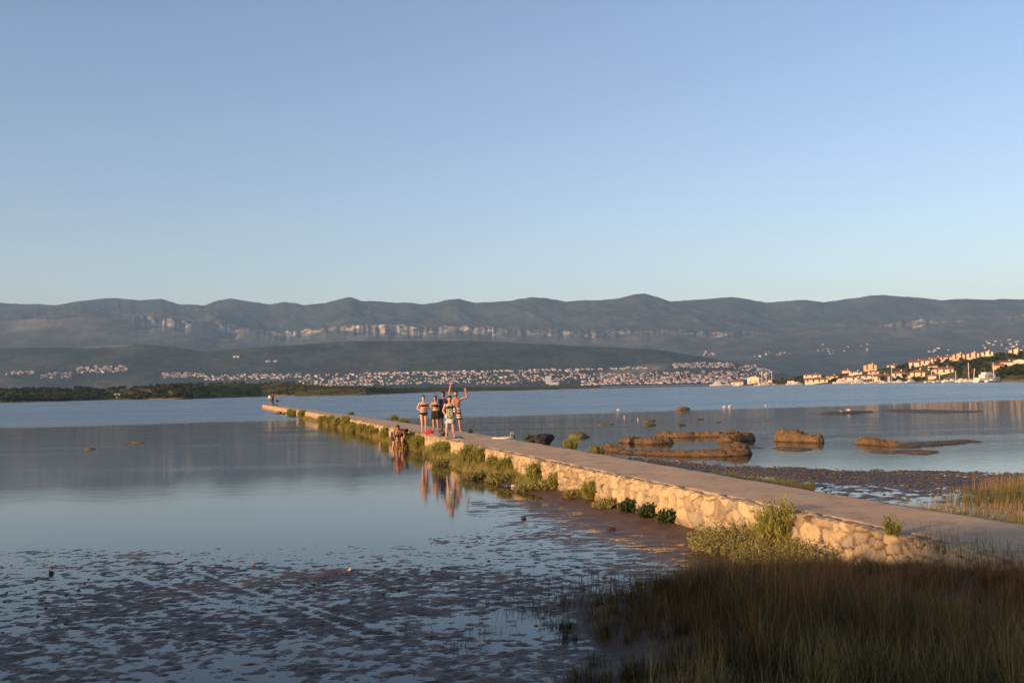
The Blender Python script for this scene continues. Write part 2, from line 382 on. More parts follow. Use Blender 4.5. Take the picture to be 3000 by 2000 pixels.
# main range: shore rows, slopes, a broken cliff band, upper slopes, crest, back
rib = ridged(A * 70, A * 0 + 1.5, 71, 4); rib2 = ridged(A * 180, A * 0 + 4, 77, 3)
CW = np.array([(-300,.06),(0,.08),(110,.1),(130,.2),(150,.1),(310,.1),(335,1.1),(425,1.05),(440,.35),(490,.35),(505,1.2),(540,1.0),(560,.4),(630,.4),(650,.85),(760,.8),(800,1),(1000,.95),(1120,.9),(1180,.9),(1260,.8),(1330,.7),(1500,.6),(1640,.4),(1800,.2),(1980,.22),(2060,.5),(2120,.45),(2200,.35),(2352,.5),(2700,.3)], float)
clf = np.clip(np.interp(A, [ray(u * 1.27551, 970)[0] for u in CW[:, 0]], CW[:, 1]) * (.75 + .6 * fbm(A * 30, A * 0 + 2, 81, 4)), .05, 1)
dr = (110 * rib + 60 * rib2) * clf; Yc = 7300 + 250 * fbm(A * 5, A * 0, 85, 3)
zsm = prof(CT, 7450) + 14 * fbm(A * 14, A * 0, 87, 3); zct = zsm + (16 * fbm(A * 40, A * 0, 87, 3) + 14 * fbm(A * 150, A * 0, 88, 3)) * sstep(.1, .5, clf)
cls_ = smooth_(smooth_(clf, 161), 161); zcs = zsm - (10 + 74 * cls_); jag = -8 * rib2 * clf - 74 * (clf - cls_); zcf = zcs + jag
crest = prof(SK, 9000); cm = smooth_(crest, 301); crest = cm + 1.3 * (crest - cm) + 9 * fbm(A * 60, A * 0, 82, 4)
rows = []
for k in range(150):
    t = k / 149
    if t < .25:
        q = t / .25; Y = 5200 + (Yc - 60 - 5200) * q + dr * sstep(.93, 1, q); Z = -5 + (zcs + jag * sstep(.82, 1, q) + 5) * q ** 1.25; rk = .32 * sstep(.45, 1, q) * (.3 + .7 * clf); n = 40 * np.sin(math.pi * q)
    elif t < .42:
        q = (t - .25) / .17; Y = Yc - 60 + dr + (70 + 130 * (1 - clf)) * q + 34 * fbm(A * 140, A * 0 + q * 5, 89, 4); Z = zcf + (zct - zcf) * q; rk = np.clip(clf * 1.3, 0, 1) * (1 - .5 * (q > .93)) * (.42 + .58 * sstep(.34, .56, vnoise(A * 190, Z * .045, 83) * .6 + .4 * vnoise(A * 420, Z * .09, 84))); n = 10
    elif t < .85:
        q = (t - .42) / .43; Y0 = Yc + 10 + 130 * (1 - clf); Y = Y0 + (9000 - Y0) * q + dr * sstep(.08, 0, q); Z = zsm + (zct - zsm) * sstep(.06, 0, q) + (crest - zsm) * (q ** .9); rk = .25 * sstep(.25, 0, q) * clf; n = 130 * math.sin(math.pi * q) ** .8
    else:
        q = (t - .85) / .15; Y = 9000 + 1800 * q + A * 0; Z = crest * (1 - .8 * q * q); rk = 0 * A; n = 0
    Y = Y + A * 0; X = A * Y
    Z = Z + n * np.where(t < .42, .9 * ridged(X * .0010 + Y * .0005, Y * .0006, 91, 5) - .45, .95 * ridged(X * .0011 + Y * .0005, Y * .0006, 91, 5) - .85)
    rk = rk * (.35 + .9 * sstep(-.25, .35, fbm(X * .012, Y * .006 + Z * .02, 95, 4))) + .2 * sstep(.22, .5, fbm(X * .0022, Y * .003, 97, 5)) * (t > .1) * (.35 + .65 * sstep(-.1, -.4, A)) * (t < .45)
    rows.append(np.stack([X, Y, Z, np.clip(rk, 0, 1)], -1))
R = np.array(rows)
tag(link('mountains', mesh_np('mountains', R[:, :, :3].reshape(-1, 3), grid_faces(R.shape[0], R.shape[1]), {'rock': R[:, :, 3]}), M_mtn), kind='structure')

FHx, FHz = trace(FH, 5000)
def foothill_z(X, Y):
    """town slope rising to a wooded crest"""
    a = X / Y; zc = np.interp(a, FHx, FHz)
    town = np.clip((Y - 3700) * .052, -6, 55)
    q = np.clip((Y - 4350) / 650, 0, 1); up = town + (zc - np.minimum(town, zc)) * q ** .85
    z = np.minimum(np.where(Y < 4350, town, up), np.maximum(zc, 4 + 0 * a) if True else zc)
    back = zc - (zc + 30) * sstep(5000, 6400, Y)
    z = np.where(Y > 5000, back, z)
    return z + (14 * sstep(4200, 4600, Y) * sstep(5050, 4900, Y)) * (ridged(X * .002, Y * .002, 101, 4) - .3) * sstep(10, 60, zc)
Yr = np.concatenate([np.linspace(3600, 5100, 90), np.linspace(5150, 6500, 14)])
Ag = A[::2]; X2 = Ag[None, :] * Yr[:, None]; Y2 = np.repeat(Yr[:, None], len(Ag), 1)
rk = .6 * sstep(.35, .6, fbm(X2 * .002, Y2 * .004, 103, 4))
tag(link('hills', mesh_np('hills', np.stack([X2, Y2, foothill_z(X2, Y2)], -1).reshape(-1, 3), grid_faces(len(Yr), len(Ag)), {'rock': rk}), M_hill), kind='structure')

# headland on the left and the low spit in front of the town: shoreline and skyline traced, turned into land with depth
HS = np.array([(-500,936),(0,925),(160,921),(240,918.5),(420,917),(600,911),(840,907.5),(1000,901),(1200,896),(1400,891.5),(1560,888),(1660,886.2),(1760,885)], float) * 1.27551
HT = np.array([(-500,905),(0,900),(160,897),(300,893),(420,888),(500,883),(560,880),(640,879.5),(700,882),(760,887),(850,890),(1000,890),(1200,889.5),(1400,887.6),(1560,885.8),(1660,885.7),(1760,884.6)], float) * 1.27551
hsx = np.array([ray(u, v)[0] for u, v in HS]); hsY = np.array([gp(u, v)[1] for u, v in HS]); 
htx = np.array([ray(u, v)[0] for u, v in HT]); hte = np.array([ray(u, v)[2] for u, v in HT])
def headland_z(X, Y):
    a = X / Y; Y0 = np.interp(a, hsx, hsY); dep = np.minimum(.45 * Y0, 420)
    q = (Y - Y0) / dep; zt = np.maximum(H + np.interp(a, htx, hte) * (Y0 + .55 * dep), .7)
    z = zt * sstep(0, .55, q) ** .8 * sstep(1.25, .7, q) + (q > .02) * .9 * fbm(X * .03, Y * .03, 111) * sstep(2, 6, zt)
    return np.where(q < 0, -1.2 + 0 * q, z - .05)
Ah = np.linspace(-.75, .085, 500); qq = np.concatenate([np.array([-.1]), np.linspace(0, 1.3, 70)])
Y0 = np.interp(Ah, hsx, hsY); Yh = Y0[None, :] + qq[:, None] * np.minimum(.45 * Y0, 420)[None, :]; Xh = Ah[None, :] * Yh
rk = sstep(.10, .02, qq)[:, None] * sstep(.1, .4, fbm(Xh * .03, Yh * 0, 113, 3)) + 0
tag(link('headland', mesh_np('headland', np.stack([Xh, Yh, headland_z(Xh, Yh)], -1).reshape(-1, 3), grid_faces(len(qq), len(Ah)), {'rock': rk}), M_head), kind='structure')

# town shore on the right
TS = np.array([(1640,886.5),(1720,885.2),(1800,884),(1900,882.5),(2000,881),(2100,879),(2200,878),(2300,877),(2352,876.5),(2500,876),(2800,880)], float) * 1.27551
TT = np.array([(1640,886),(1720,880),(1760,872),(1850,866),(1930,856),(2000,849),(2080,842),(2140,832),(2200,824),(2260,818),(2352,812),(2500,806),(2800,806)], float) * 1.27551
tsx = np.array([ray(u, v)[0] for u, v in TS]); tsY = np.array([gp(u, v)[1] for u, v in TS])
ttx = np.array([ray(u, v)[0] for u, v in TT]); tte = np.array([ray(u, v)[2] for u, v in TT])
def town_z(X, Y):
    a = X / Y; Y0 = np.interp(a, tsx, tsY); zt = np.maximum(H + np.interp(a, ttx, tte) * (Y0 + 220), .8)
    q = (Y - Y0) / 220.0
    z = .9 * sstep(0, .03, q) + (zt - .9) * np.clip((q - .03) / .97, 0, 1) ** 1.0
    z = np.where(q > 1, zt * (1 - .9 * sstep(1.25, 2.6, q)), z)
    return np.where(q < 0, -1.0, z)
At = np.linspace(.045, .8, 420); qq = np.concatenate([np.array([-.03]), np.linspace(0, 2.7, 70)])
Y0 = np.interp(At, tsx, tsY); Yt = Y0[None, :] + qq[:, None] * 220; Xt = At[None, :] * Yt
rk = (sstep(.05, .02, qq)[:, None] + 0 * Xt) * .8
tag(link('shore_hill', mesh_np('shore_hill', np.stack([Xt, Yt, town_z(Xt, Yt)], -1).reshape(-1, 3), grid_faces(len(qq), len(At)), {'rock': rk}), M_head), kind='structure')

def hit(u, v, zf, Ya, Yb, n=500):
    """where the line of sight through a pixel meets a terrain"""
    d = ray(u, v); Y = np.linspace(Ya, Yb, n); z = H + d[2] * Y; g = zf(d[0] * Y, Y); k = np.argmax(g >= z)
    if g[k] < z[k]: k = n - 1
    return float(d[0] * Y[k]), float(Y[k]), float(g[k])

# ------------------------------------------------------------------ stone jetty
jetty = tag(empty('stone_jetty', (1.5, 30, 0)), 'long low jetty of pale stones topped by a bare concrete path, running into the bay', 'jetty')
bpy.context.view_layer.update()
TIP = 176.0
def adaptive(y0, y1, k, lo):
    out = [y0]
    while out[-1] < y1: out.append(out[-1] + max(lo, out[-1] * k))
    return np.array(out[:-1] + [y1])
yl = adaptive(7.2, TIP, .00135, .012); ytip = np.linspace(0, 1, 26)[1:-1]; yrr = adaptive(7.2, TIP + 4, .004, .03)[::-1]
xtL, xtR = float(xl(TIP)), float(xr(TIP + 4))
PX = np.concatenate([xl(yl), xtL + (xtR - xtL) * ytip, xr(yrr)]); PY = np.concatenate([yl, TIP + 4 * ytip, yrr])
PX = PX + .03 * fbm(PY * .9, PX * .1, 201, 3)
ds = np.hypot(np.diff(PX), np.diff(PY)); SS = np.concatenate([[0], np.cumsum(ds)])
def smooth(v, k=9): kk = np.ones(k) / k; return np.convolve(np.pad(v, k // 2, mode='edge'), kk, 'valid')
tx, ty = smooth(np.gradient(PX, SS)), smooth(np.gradient(PY, SS)); L_ = np.hypot(tx, ty); nx, ny = -ty / L_, tx / L_      # outward
tt = np.concatenate([np.linspace(-.32, JZ - .03, 40), JZ - .03 + np.array([.02, .03, .035]), JZ + .012 + np.array([.05, .12, .2, .28])])   # height, then over the top
Tg = np.repeat(tt[:, None], len(SS), 1); Sg = np.repeat(SS[None, :], len(tt), 0)
sx = Sg + .10 * fbm(Sg * 1.2, Tg * 1.5, 203, 3); tz = Tg + .06 * fbm(Sg * 1.1, Tg * 2, 205, 3)
big = vnoise(Sg * .5, Tg * 0 + 3, 206)
F1, F2, ID = voro(sx / .23, tz / .17 + .35, 210); G1, G2, JD = voro(sx / .40 + 7.7, tz / .29 + .8, 220)
use = big > .56
e = np.where(use, (G2 - G1) * .34, (F2 - F1) * .20); idv = np.where(use, JD, ID)
tl = 6.28 * (idv * 37.7 % 1); relief = .045 * sstep(.010, .026, e) + .028 * (idv - .5) + .024 * fbm(Sg * 5 + 40 * idv, Tg * 6, 230, 4, .6) + .008 * np.sin(tl + Sg * 7 * np.cos(tl) + Tg * 9 * np.sin(tl)) + .020 * fbm(Sg * 17, Tg * 17, 234, 4, .65)
gap = sstep(.030, .015, e) * (.35 + .65 * vnoise(Sg * 3, Tg * 3, 232))  # mask for the painted shade along the stone edges
over = np.clip(Tg - (JZ + .01), 0, 9); zz = np.minimum(Tg, JZ - .012) - .10 * sstep(.1, .3, over)
topjag = .045 * (vnoise(Sg * 3.1, 0 * Sg, 240) - .6) + .02 * fbm(Sg * 9, Sg * 0, 242)
lft = (np.arange(len(SS)) < len(yl) + 12)[None, :] * 1.0; zz = zz + (topjag * lft - .05 * (1 - lft)) * sstep(JZ - .28, JZ - .02, Tg) * sstep(.26, .1, over) + relief * .4 * (over > .02) * lft
rough = np.where(np.arange(len(SS)) < len(yl), 1.0, 1.0)[None, :]
off = relief * sstep(.16, .0, over) * rough - over * .95 - .02 + .07 * np.clip((JZ - Tg), 0, 1) - .02 * (over > 0)
WX = PX[None, :] + nx[None, :] * off; WY = PY[None, :] + ny[None, :] * off
tide = sstep(.30, .05, Tg + .10 * fbm(Sg * .8, Tg * 3, 250, 3)) * sstep(10, 16, WY)
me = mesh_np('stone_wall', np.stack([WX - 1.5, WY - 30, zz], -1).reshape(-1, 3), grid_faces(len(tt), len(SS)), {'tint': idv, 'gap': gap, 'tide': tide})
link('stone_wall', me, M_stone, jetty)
yd = adaptive(7.4, TIP + 1.5, .0028, .02); cc = np.linspace(0, 1, 26)
Lx, Rx = xl(yd) + .13 + .035 * fbm(yd * 1.4, yd * 0, 260, 4), xr(yd) - .02 + .04 * fbm(yd * .8, yd * 0, 262, 4)
DX = Lx[:, None] + (Rx - Lx)[:, None] * cc[None, :]; DY = np.repeat(yd[:, None], 26, 1)
DZ = JZ + .012 * fbm(DX * 1.1, DY * 1.1, 264, 4) + .006 * fbm(DX * 7, DY * 7, 266, 3)
for yj, sk in ((21.9, .35), (31.5, .1), (40, -.2), (52, .2), (66, 0), (84, 0), (105, 0)):   # cracks across the path
    DZ = DZ - .03 * np.exp(-((DY - yj - sk * (DX - 3) - .25 * fbm(DX * 1.6, DY * 0, int(yj), 4)) / (.0011 * yj + .012)) ** 2)
dip = .16 * (np.abs(cc - .5) > .49); DZ = DZ - dip[None, :]
link('path_deck', mesh_np('path_deck', np.stack([DX - 1.5, DY - 30, DZ], -1).reshape(-1, 3), grid_faces(len(yd), 26)), M_deck, jetty)

# ------------------------------------------------------------------ mud banks and weed in the water
t = NT('bank_mud'); co = t.coord(); n1 = t.noise(2.5, 6, .65, co); zs_ = t.n('SeparateXYZ'); t.l(t.n('TexCoord').outputs['Object'], zs_.inputs[0]); mp = t.n('Mapping', Scale=(11, 11, 3.0)); t.l(t.n('TexCoord').outputs['Object'], mp.inputs[0])
n2 = t.noise(5, 5, .7, mp.outputs[0])
c = t.ramp(n1, [(.3, (.12, .07, .033)), (.55, (.25, .155, .068)), (.75, (.34, .22, .10))])
c = t.mix(t.rng(t.math('ADD', zs_.outputs[2], t.math('MULTIPLY', n1, .12)), .13, .05), c, (.040, .027, .017)); t.col(t.mix(.8, c, t.ramp(n2, [(.3, (.45, .4, .38)), (.7, (1.3, 1.3, 1.2))]), 'MULTIPLY')); t.set(Roughness=.85); t.bump(n2, .09, 1.0); M_bank = t.m
t = NT('washed_algae'); co = t.coord(); n1 = t.noise(7, 5, .7, co)
t.col(t.ramp(n1, [(.3, (.042, .028, .013)), (.55, (.09, .06, .026)), (.75, (.17, .115, .052))])); t.set(Roughness=.6); t.bump(n1, .05, 1); M_alg = t.m
M_isl = plain('sea_grass_islet', (.12, .105, .035), .85, .4, 5)

def bank(name, pts, label, cat, mat, seed, group=None, rough=1.0, res=64):
    fine = name == 'mud_bank'; res = 190 if fine else res; nq = 91 if fine else 41
    """a low bank of mud: centre line points (x, y, half width, height) swept into a rounded, eroded body"""
    P = np.array(pts, float); n = res; s = np.linspace(0, len(P) - 1, n)
    I = lambda k: smooth(np.interp(s, np.arange(len(P)), P[:, k]), 5)
    cx, cy, hw, hh = I(0), I(1), I(2), I(3)
    tx, ty = np.gradient(cx), np.gradient(cy); L = np.hypot(tx, ty) + 1e-9; nx, ny = -ty / L, tx / L
    WK = .75 if name == 'mud_bank' else 1; q = np.linspace(-1, 1, nq); Q = np.repeat(q[None, :], n, 0)
    endf = np.sqrt(np.clip(1 - (2 * s / (len(P) - 1) - 1) ** 10, 0, 1))[:, None]
    X = cx[:, None] + nx[:, None] * q * hw[:, None] * WK * (.25 + .75 * endf); Y = cy[:, None] + ny[:, None] * q * hw[:, None] * WK * (.25 + .75 * endf)
    dome = (1 - np.abs(Q) ** 4.5) ** .6 * endf
    nse = 1 + rough * (.30 * fbm(X * 1.7, Y * 1.7, seed, 4) + .14 * ridged(X * 5, Y * 5, seed + 5, 3))
    hh = hh * (.56 if name == 'mud_bank' else 1); Z = -.18 + (hh[:, None] + .18) * np.clip(dome * nse, 0, 1.25); Z = np.where(Z > .05, .05 + (Z - .05) * (.86 + .14 * vnoise(X * 9, Y * 9, seed + 21)) + fine * (.05 * ridged(X * 6, Y * 6 + 2, seed + 31, 4) + .035 * fbm(X * 16, Y * 16, seed + 33, 3) - .02), Z)
    j = .10 * rough * np.minimum(hw[:, None], 1)
    X = X + j * fbm(X * 3, Y * 3 + Z * 4, seed + 9, 3); Y = Y + j * fbm(X * 3 + 9, Y * 3 + Z * 4, seed + 11, 3)
    ox, oy = float(cx.mean()), float(cy.mean())
    V = np.stack([X - ox, Y - oy, Z], -1).reshape(-1, 3)
    return tag(link(name, mesh_np(name, V, grid_faces(n, nq)), mat, loc=(ox, oy, 0)), label, cat, group)
def px(u, v, hw, h): x, y = gp(u, v); return (x, y, hw, h)
K = 1 / 2.1382                                       # zoomed view used for reading positions: 1100 px across 2352
def zp(a, b, hw, h): return px(1750 + a * K, 1170 + b * K, hw, h)
bank('mud_bank', [zp(25, 325, .3, .22), zp(70, 318, .5, .45), zp(110, 325, .5, .22), zp(250, 338, .7, .2), zp(480, 348, .9, .28), zp(700, 352, .9, .36), zp(860, 345, .85, .62), zp(905, 338, .6, .68), zp(960, 336, .4, .1)], 'longest mud bank, dark brown and wedge shaped, nearest the jetty path', 'mud bank', M_bank, 301)
bank('mud_bank', [zp(130, 272, .3, .2), zp(190, 268, .55, .34), zp(240, 272, .6, .42), zp(330, 278, .6, .36), zp(420, 272, .6, .42), zp(450, 268, .4, .2)], 'knobbly brown mud bank behind the longest bank, at its left end', 'mud bank', M_bank, 311)
bank('mud_bank', [zp(370, 240, .4, .2), zp(410, 236, .6, .42), zp(540, 236, .6, .34), zp(660, 232, .6, .36), zp(740, 230, .7, .42), zp(790, 232, .4, .3)], 'low row of brown mud humps trailing left from the twin-headed bank', 'mud bank', M_bank, 321)
bank('mud_bank', [zp(780, 268, .5, .3), zp(830, 262, .8, .62), zp(880, 255, .9, .68), zp(935, 250, .7, .6), zp(960, 250, .4, .2)], 'rounded twin-headed mud bank just behind the longest bank', 'mud bank', M_bank, 331)
bank('mud_bank', [zp(1155, 255, .5, .4), zp(1185, 258, .9, .98), zp(1230, 260, .9, .9), zp(1300, 266, .7, .62), zp(1390, 268, .7, .55), zp(1422, 268, .5, .3)], 'tallest mud bank, sunlit blocky brown lump with a high left end', 'mud bank', M_bank, 341)
bank('mud_bank', [zp(1615, 276, .4, .25), zp(1660, 276, .7, .48), zp(1750, 280, .8, .42), zp(1850, 288, .8, .26), zp(2000, 292, .9, .1)], 'low flat-topped mud bank farthest right, tapering to the right', 'mud bank', M_bank, 351)
bank('weed_bar', [zp(1690, 325, .3, .04), zp(1850, 328, .5, .07), zp(2050, 330, .5, .06), zp(2160, 328, .3, .03)], 'reddish bar of washed-up weed in front of the low flat-topped bank', 'weed', M_alg, 361)
bank('weed_bar', [zp(1880, 300, .5, .05), zp(2050, 280, .9, .08), zp(2200, 270, .9, .07), zp(2400, 262, .6, .05)], 'wide reddish raft of weed trailing off at the right edge', 'weed', M_alg, 363)
bank('weed_bar', [zp(1090, 302, .3, .03), zp(1180, 308, .4, .05), zp(1270, 315, .45, .07), zp(1330, 308, .3, .03)], 'small reddish weed bar in front of the tallest mud bank', 'weed', M_alg, 365)
bank('weed_bar', [zp(950, 298, .3, .03), zp(1000, 302, .4, .05), zp(1050, 305, .3, .02)], 'small reddish weed bar right of the longest mud bank', 'weed', M_alg, 367)
bank('weed_bar', [zp(1430, 92, .9, .06), zp(1520, 86, 1.5, .13), zp(1600, 80, 1.4, .10), zp(1720, 74, .8, .04)], 'far weed raft with pale stones on it, right of the tallest bank', 'weed', M_alg, 369)
bank('weed_bar', [zp(1800, 62, 1.2, .03), zp(2050, 75, 3.0, .05), zp(2380, 78, 2.5, .05)], 'broad reddish shoal of weed under the reflected houses at right', 'weed', M_alg, 371)
for i, (a, b, w, h, hw) in enumerate([(58, 155, 48, .06, .8), (328, 134, 32, .10, .7), (328, 162, 34, .13, .8), (520, 162, 30, .08, .7), (636, 125, 26, .06, .8), (756, 142, 18, .05, .5), (540, 66, 26, .36, 1.0)]):
    lab = ['flat green islet nearest the jetty, widest of the weedy islets', 'flat green islet just behind a matching nearer one', 'domed green islet just in front of a matching farther one', 'small flat green islet right of the matching pair',
           'thin green islet behind and right of the small flat islet', 'tiniest thin dark islet, right of all the green ones', 'dark rounded rock islet standing by the edge of the ruffled water'][i]
    bank('weed_islet' if i < 6 else 'rock_islet', [zp(a - w, b, .2, .02), zp(a - w * .5, b, hw, h), zp(a + w * .4, b, hw, h * .9), zp(a + w, b, .2, .02)], lab, 'islet', M_isl if i < 6 else M_bank, 400 + i * 7, 'weedy islets in the shallow bay' if i < 6 else None, .7, 40)
for (u, v, w, lab) in [(265, 1316, 16, 'dark flat weed patch alone in calm water, left of another'), (404, 1296, 20, 'dark green weed patch alone in calm water, right of another')]:
    bank('weed_islet', [px(u - w, v, .1, .01), px(u - w * .4, v, .3, .06), px(u + w * .4, v, .3, .05), px(u + w, v, .1, .01)], lab, 'islet', M_isl, 470 + u, None, .7, 30)
bank('weed_islet', [px(1665, 1279, .3, .1), px(1685, 1279, .5, .24), px(1705, 1280, .5, .14), px(1730, 1281, .3, .03)], 'brown tapering weed clump between the black rock and the mud banks', 'islet', M_isl, 481, None, .8, 30)
M_rock = plain('dark_rock', (.030, .026, .024), .85, .4, 7); M_pale = plain('pale_shell_stone', (.55, .42, .34), .8, .2, 9)
def stone(u, v, r, z, mat, label, cat='stone', name='stone', seed=0, group=None, sq=(1.25, 1, .75)):
    bm = bmesh.new(); bmesh.ops.create_icosphere(bm, subdivisions=3, radius=1)
    rs = random.Random(seed)
    o_ = [rs.uniform(-50, 50) for _ in range(3)]
    from mathutils import noise as mn
    for w in bm.verts:
        k = 1 + .35 * mn.noise(w.co * 1.3 + Vector(o_)) + .14 * mn.noise(w.co * 3.4 + Vector(o_)); w.co = Vector((w.co.x * sq[0], w.co.y * sq[1], w.co.z * sq[2])) * k * r
    me = bpy.data.meshes.new(name); bm.to_mesh(me); bm.free(); x, y = gp(u, v, z)
    return tag(link(name, me, mat, loc=(x, y, z + r * sq[2] * .35), rot=(0, 0, rs.uniform(0, 6))), label, cat, group)
x_ = 0
stone(1592, 1296, .36, .1, M_rock, 'large black rock against the right side of the jetty', 'rock', 'rock', 3, sq=(1.5, .9, .8))
stone(1561, 1290, .2, .15, M_rock, 'small black rock beside the large black rock', 'rock', 'rock', 4)
for i, (a, b, r) in enumerate([(132, 68, .17), (795, 50, .18), (832, 48, .21), (1527, 84, .17), (1577, 78, .24), (1055, 40, .12), (168, 112, .06), (254, 128, .05)]):
    lab = ['pale round float alone near the ruffled water, leftmost', 'left of two pale floats side by side', 'right of two pale floats side by side, the bigger', 'left pale stone on the far weed raft', 'right pale stone on the far weed raft, the bigger', 'faint pale float right of the pair of floats', 'tiny pale upright stake in calm water, the left one', 'tiny pale upright stake in calm water, the right one'][i]
    stone(1750 + a * K, 1170 + b * K, r, .03, M_pale, lab, 'float' if 'float' in lab else 'stone' if 'stone' in lab else 'stake', 'float' if 'float' in lab else 'stone' if 'stone' in lab else 'stake', 30 + i, sq=(1, 1, .8) if i < 6 else (.6, .6, 2.2))
for i, (u, v, r, m, lab) in enumerate([(742, 1652, .035, M_pale, 'pale pebble shell on the mud edge below the calm water'), (150, 1678, .035, M_rock, 'dark round pebble on the mud at the far left'), (1028, 1668, .03, M_pale, 'pale pebble on the mud below the jetty shrubs'), (1791, 1553, .06, M_rock, 'dark stone lying in the shallows in front of the wall'), (1534, 1518, .05, M_rock, 'small dark stone in shallow water left of the wall'), (2168, 1648, .05, M_pale, 'pale pebble on brown mud before the big shrubs'), (1505, 1425, .06, M_pale, 'pale pink pebble by the low mats of leaves')]):
    stone(u, v, r, 0.01, m, lab, 'pebble', 'pebble', 60 + i)
for i, (u, v, r) in enumerate([(818, 1212, .35), (829, 1209, .5), (842, 1211, .45), (834, 1213, .3)]):
    stone(u, v, r, 0, M_bank, ['dark low stone at the wall foot near the jetty tip, leftmost', 'tallest dark stone at the wall foot near the jetty tip', 'dark stone at the wall foot near the jetty tip, rightmost', 'lowest dark stone in front of the others near the jetty tip'][i], 'rock', 'rock', 80 + i, 'stones at the wall foot near the jetty tip')

# rubble and weed lumps covering the flat on the right: nobody could count them
rs = np.random.default_rng(5); LV = []; LF = []; LA = []; nb = 0
ico = bmesh.new(); bmesh.ops.create_icosphere(ico, subdivisions=1, radius=1); iv = np.array([w.co[:] for w in ico.verts]); jf = np.array([[w.index for w in f.verts] for f in ico.faces]); ico.free()
def lumps(n, gen, name, mat, kind_='stuff'):
    V = []; F = []; nb = 0
    for _ in range(n):
        g = gen()
        if g is None: continue
        x, y, z, r, fl = g
        v = iv * (1 + .5 * (rs.random((len(iv), 1)) - .5)) * r * np.array([1.3, 1, fl]); a = rs.random() * 6.28
        v = np.stack([v[:, 0] * math.cos(a) - v[:, 1] * math.sin(a), v[:, 0] * math.sin(a) + v[:, 1] * math.cos(a), v[:, 2]], -1) + (x, y, z)
        V.append(v); F.append(jf + nb); nb += len(iv)
    return tag(link(name, mesh_np(name, np.concatenate(V), np.concatenate(F)), mat), kind=kind_)
def gl():
    y = rs.uniform(22, 39); x = rs.uniform(1.5, 19); jr = float(xr(y))
    if x < jr + .3: return None
    rb = float(np.interp(x, [3, 5, 7.3, 10, 13.9, 20], [39, 36.5, 33, 30.5, 28.3, 26])); d = rb - y
    dens = math.exp(-((d - 2.2) / 2.0) ** 2) + .15 + .55 * (x - 9 > (26 - y) * .6)
    if d < -.4 or rs.random() > dens * (.3 + 1.2 * float(vnoise(x * .9, y * .9, 77))): return None
    return x, y, float(ground_z(np.array([x]), np.array([y]))[0]) * .5 + .01, rs.uniform(.012, .05) * (1 + .6 * (rs.random() < .1)), rs.uniform(.3, .55)
lumps(13000, gl, 'weed_rubble', M_alg)
def gl2():
    y = rs.uniform(11, 18.5); x = rs.uniform(-9, 4.0)
    if x > float(xl(y)) - .4: return None
    if rs.random() > 2.2 * max(0, float(vnoise(x * .8, y * .8, 78)) - .38) * (1 if y > 13.5 else .35): return None
    return x, y, float(ground_z(np.array([x]), np.array([y]))[0]) + .004, rs.uniform(.010, .028), rs.uniform(.25, .5)
lumps(1500, gl2, 'weed_scraps', M_alg)

# ------------------------------------------------------------------ plants
def blades(px_, py_, pz_, h, w, az, bend, tone, seg=3, tipw=.15):
    """many blades at once: arrays of base points, heights, widths, azimuths and bends"""
    n = len(px_); V = np.zeros((n, (seg + 1) * 2, 3)); T = np.zeros((n, (seg + 1) * 2))
    dx, dy = np.cos(az), np.sin(az); fa = az + 1.57 + (rs.random(n) - .5); fx, fy = np.cos(fa), np.sin(fa)
    for k in range(seg + 1):
        q = k / seg; ww = w * (1 - q * (1 - tipw)) / 2; b = bend * q ** 1.8
        cx, cy, cz = px_ + dx * b * h, py_ + dy * b * h, pz_ + h * q * np.sqrt(np.clip(1 - (bend * q ** .8) ** 2 * .6, .1, 1))
        V[:, 2 * k] = np.stack([cx - fx * ww, cy - fy * ww, cz], -1); V[:, 2 * k + 1] = np.stack([cx + fx * ww, cy + fy * ww, cz], -1)
        T[:, 2 * k] = T[:, 2 * k + 1] = tone
    f = np.array([[2 * k, 2 * k + 1, 2 * k + 3, 2 * k + 2] for k in range(seg)])
    F = (np.arange(n) * (seg + 1) * 2)[:, None, None] + f[None]
    return V.reshape(-1, 3), F.reshape(-1, 4), T.ravel()
def leaves(P, D, L, Wd, tone):
    """leaf quads (diamond) at points P along directions D"""
    n = len(P); r = rs.normal(size=(n, 3)); D = D / (np.linalg.norm(D, axis=1, keepdims=True) + 1e-9)
    S_ = np.cross(D, r); S_ /= np.linalg.norm(S_, axis=1, keepdims=True) + 1e-9
    V = np.stack([P, P + D * L[:, None] * .5 + S_ * Wd[:, None] * .5, P + D * L[:, None], P + D * L[:, None] * .5 - S_ * Wd[:, None] * .5], 1)
    F = np.arange(n * 4).reshape(n, 4); return V.reshape(-1, 3), F, np.repeat(tone, 4)
def join(parts):
    V = []; F = []; T = []; n = 0
    for v, f, t_ in parts: V.append(v); F.append(f + n); T.append(t_); n += len(v)
    return np.concatenate(V), np.concatenate(F), np.concatenate(T)
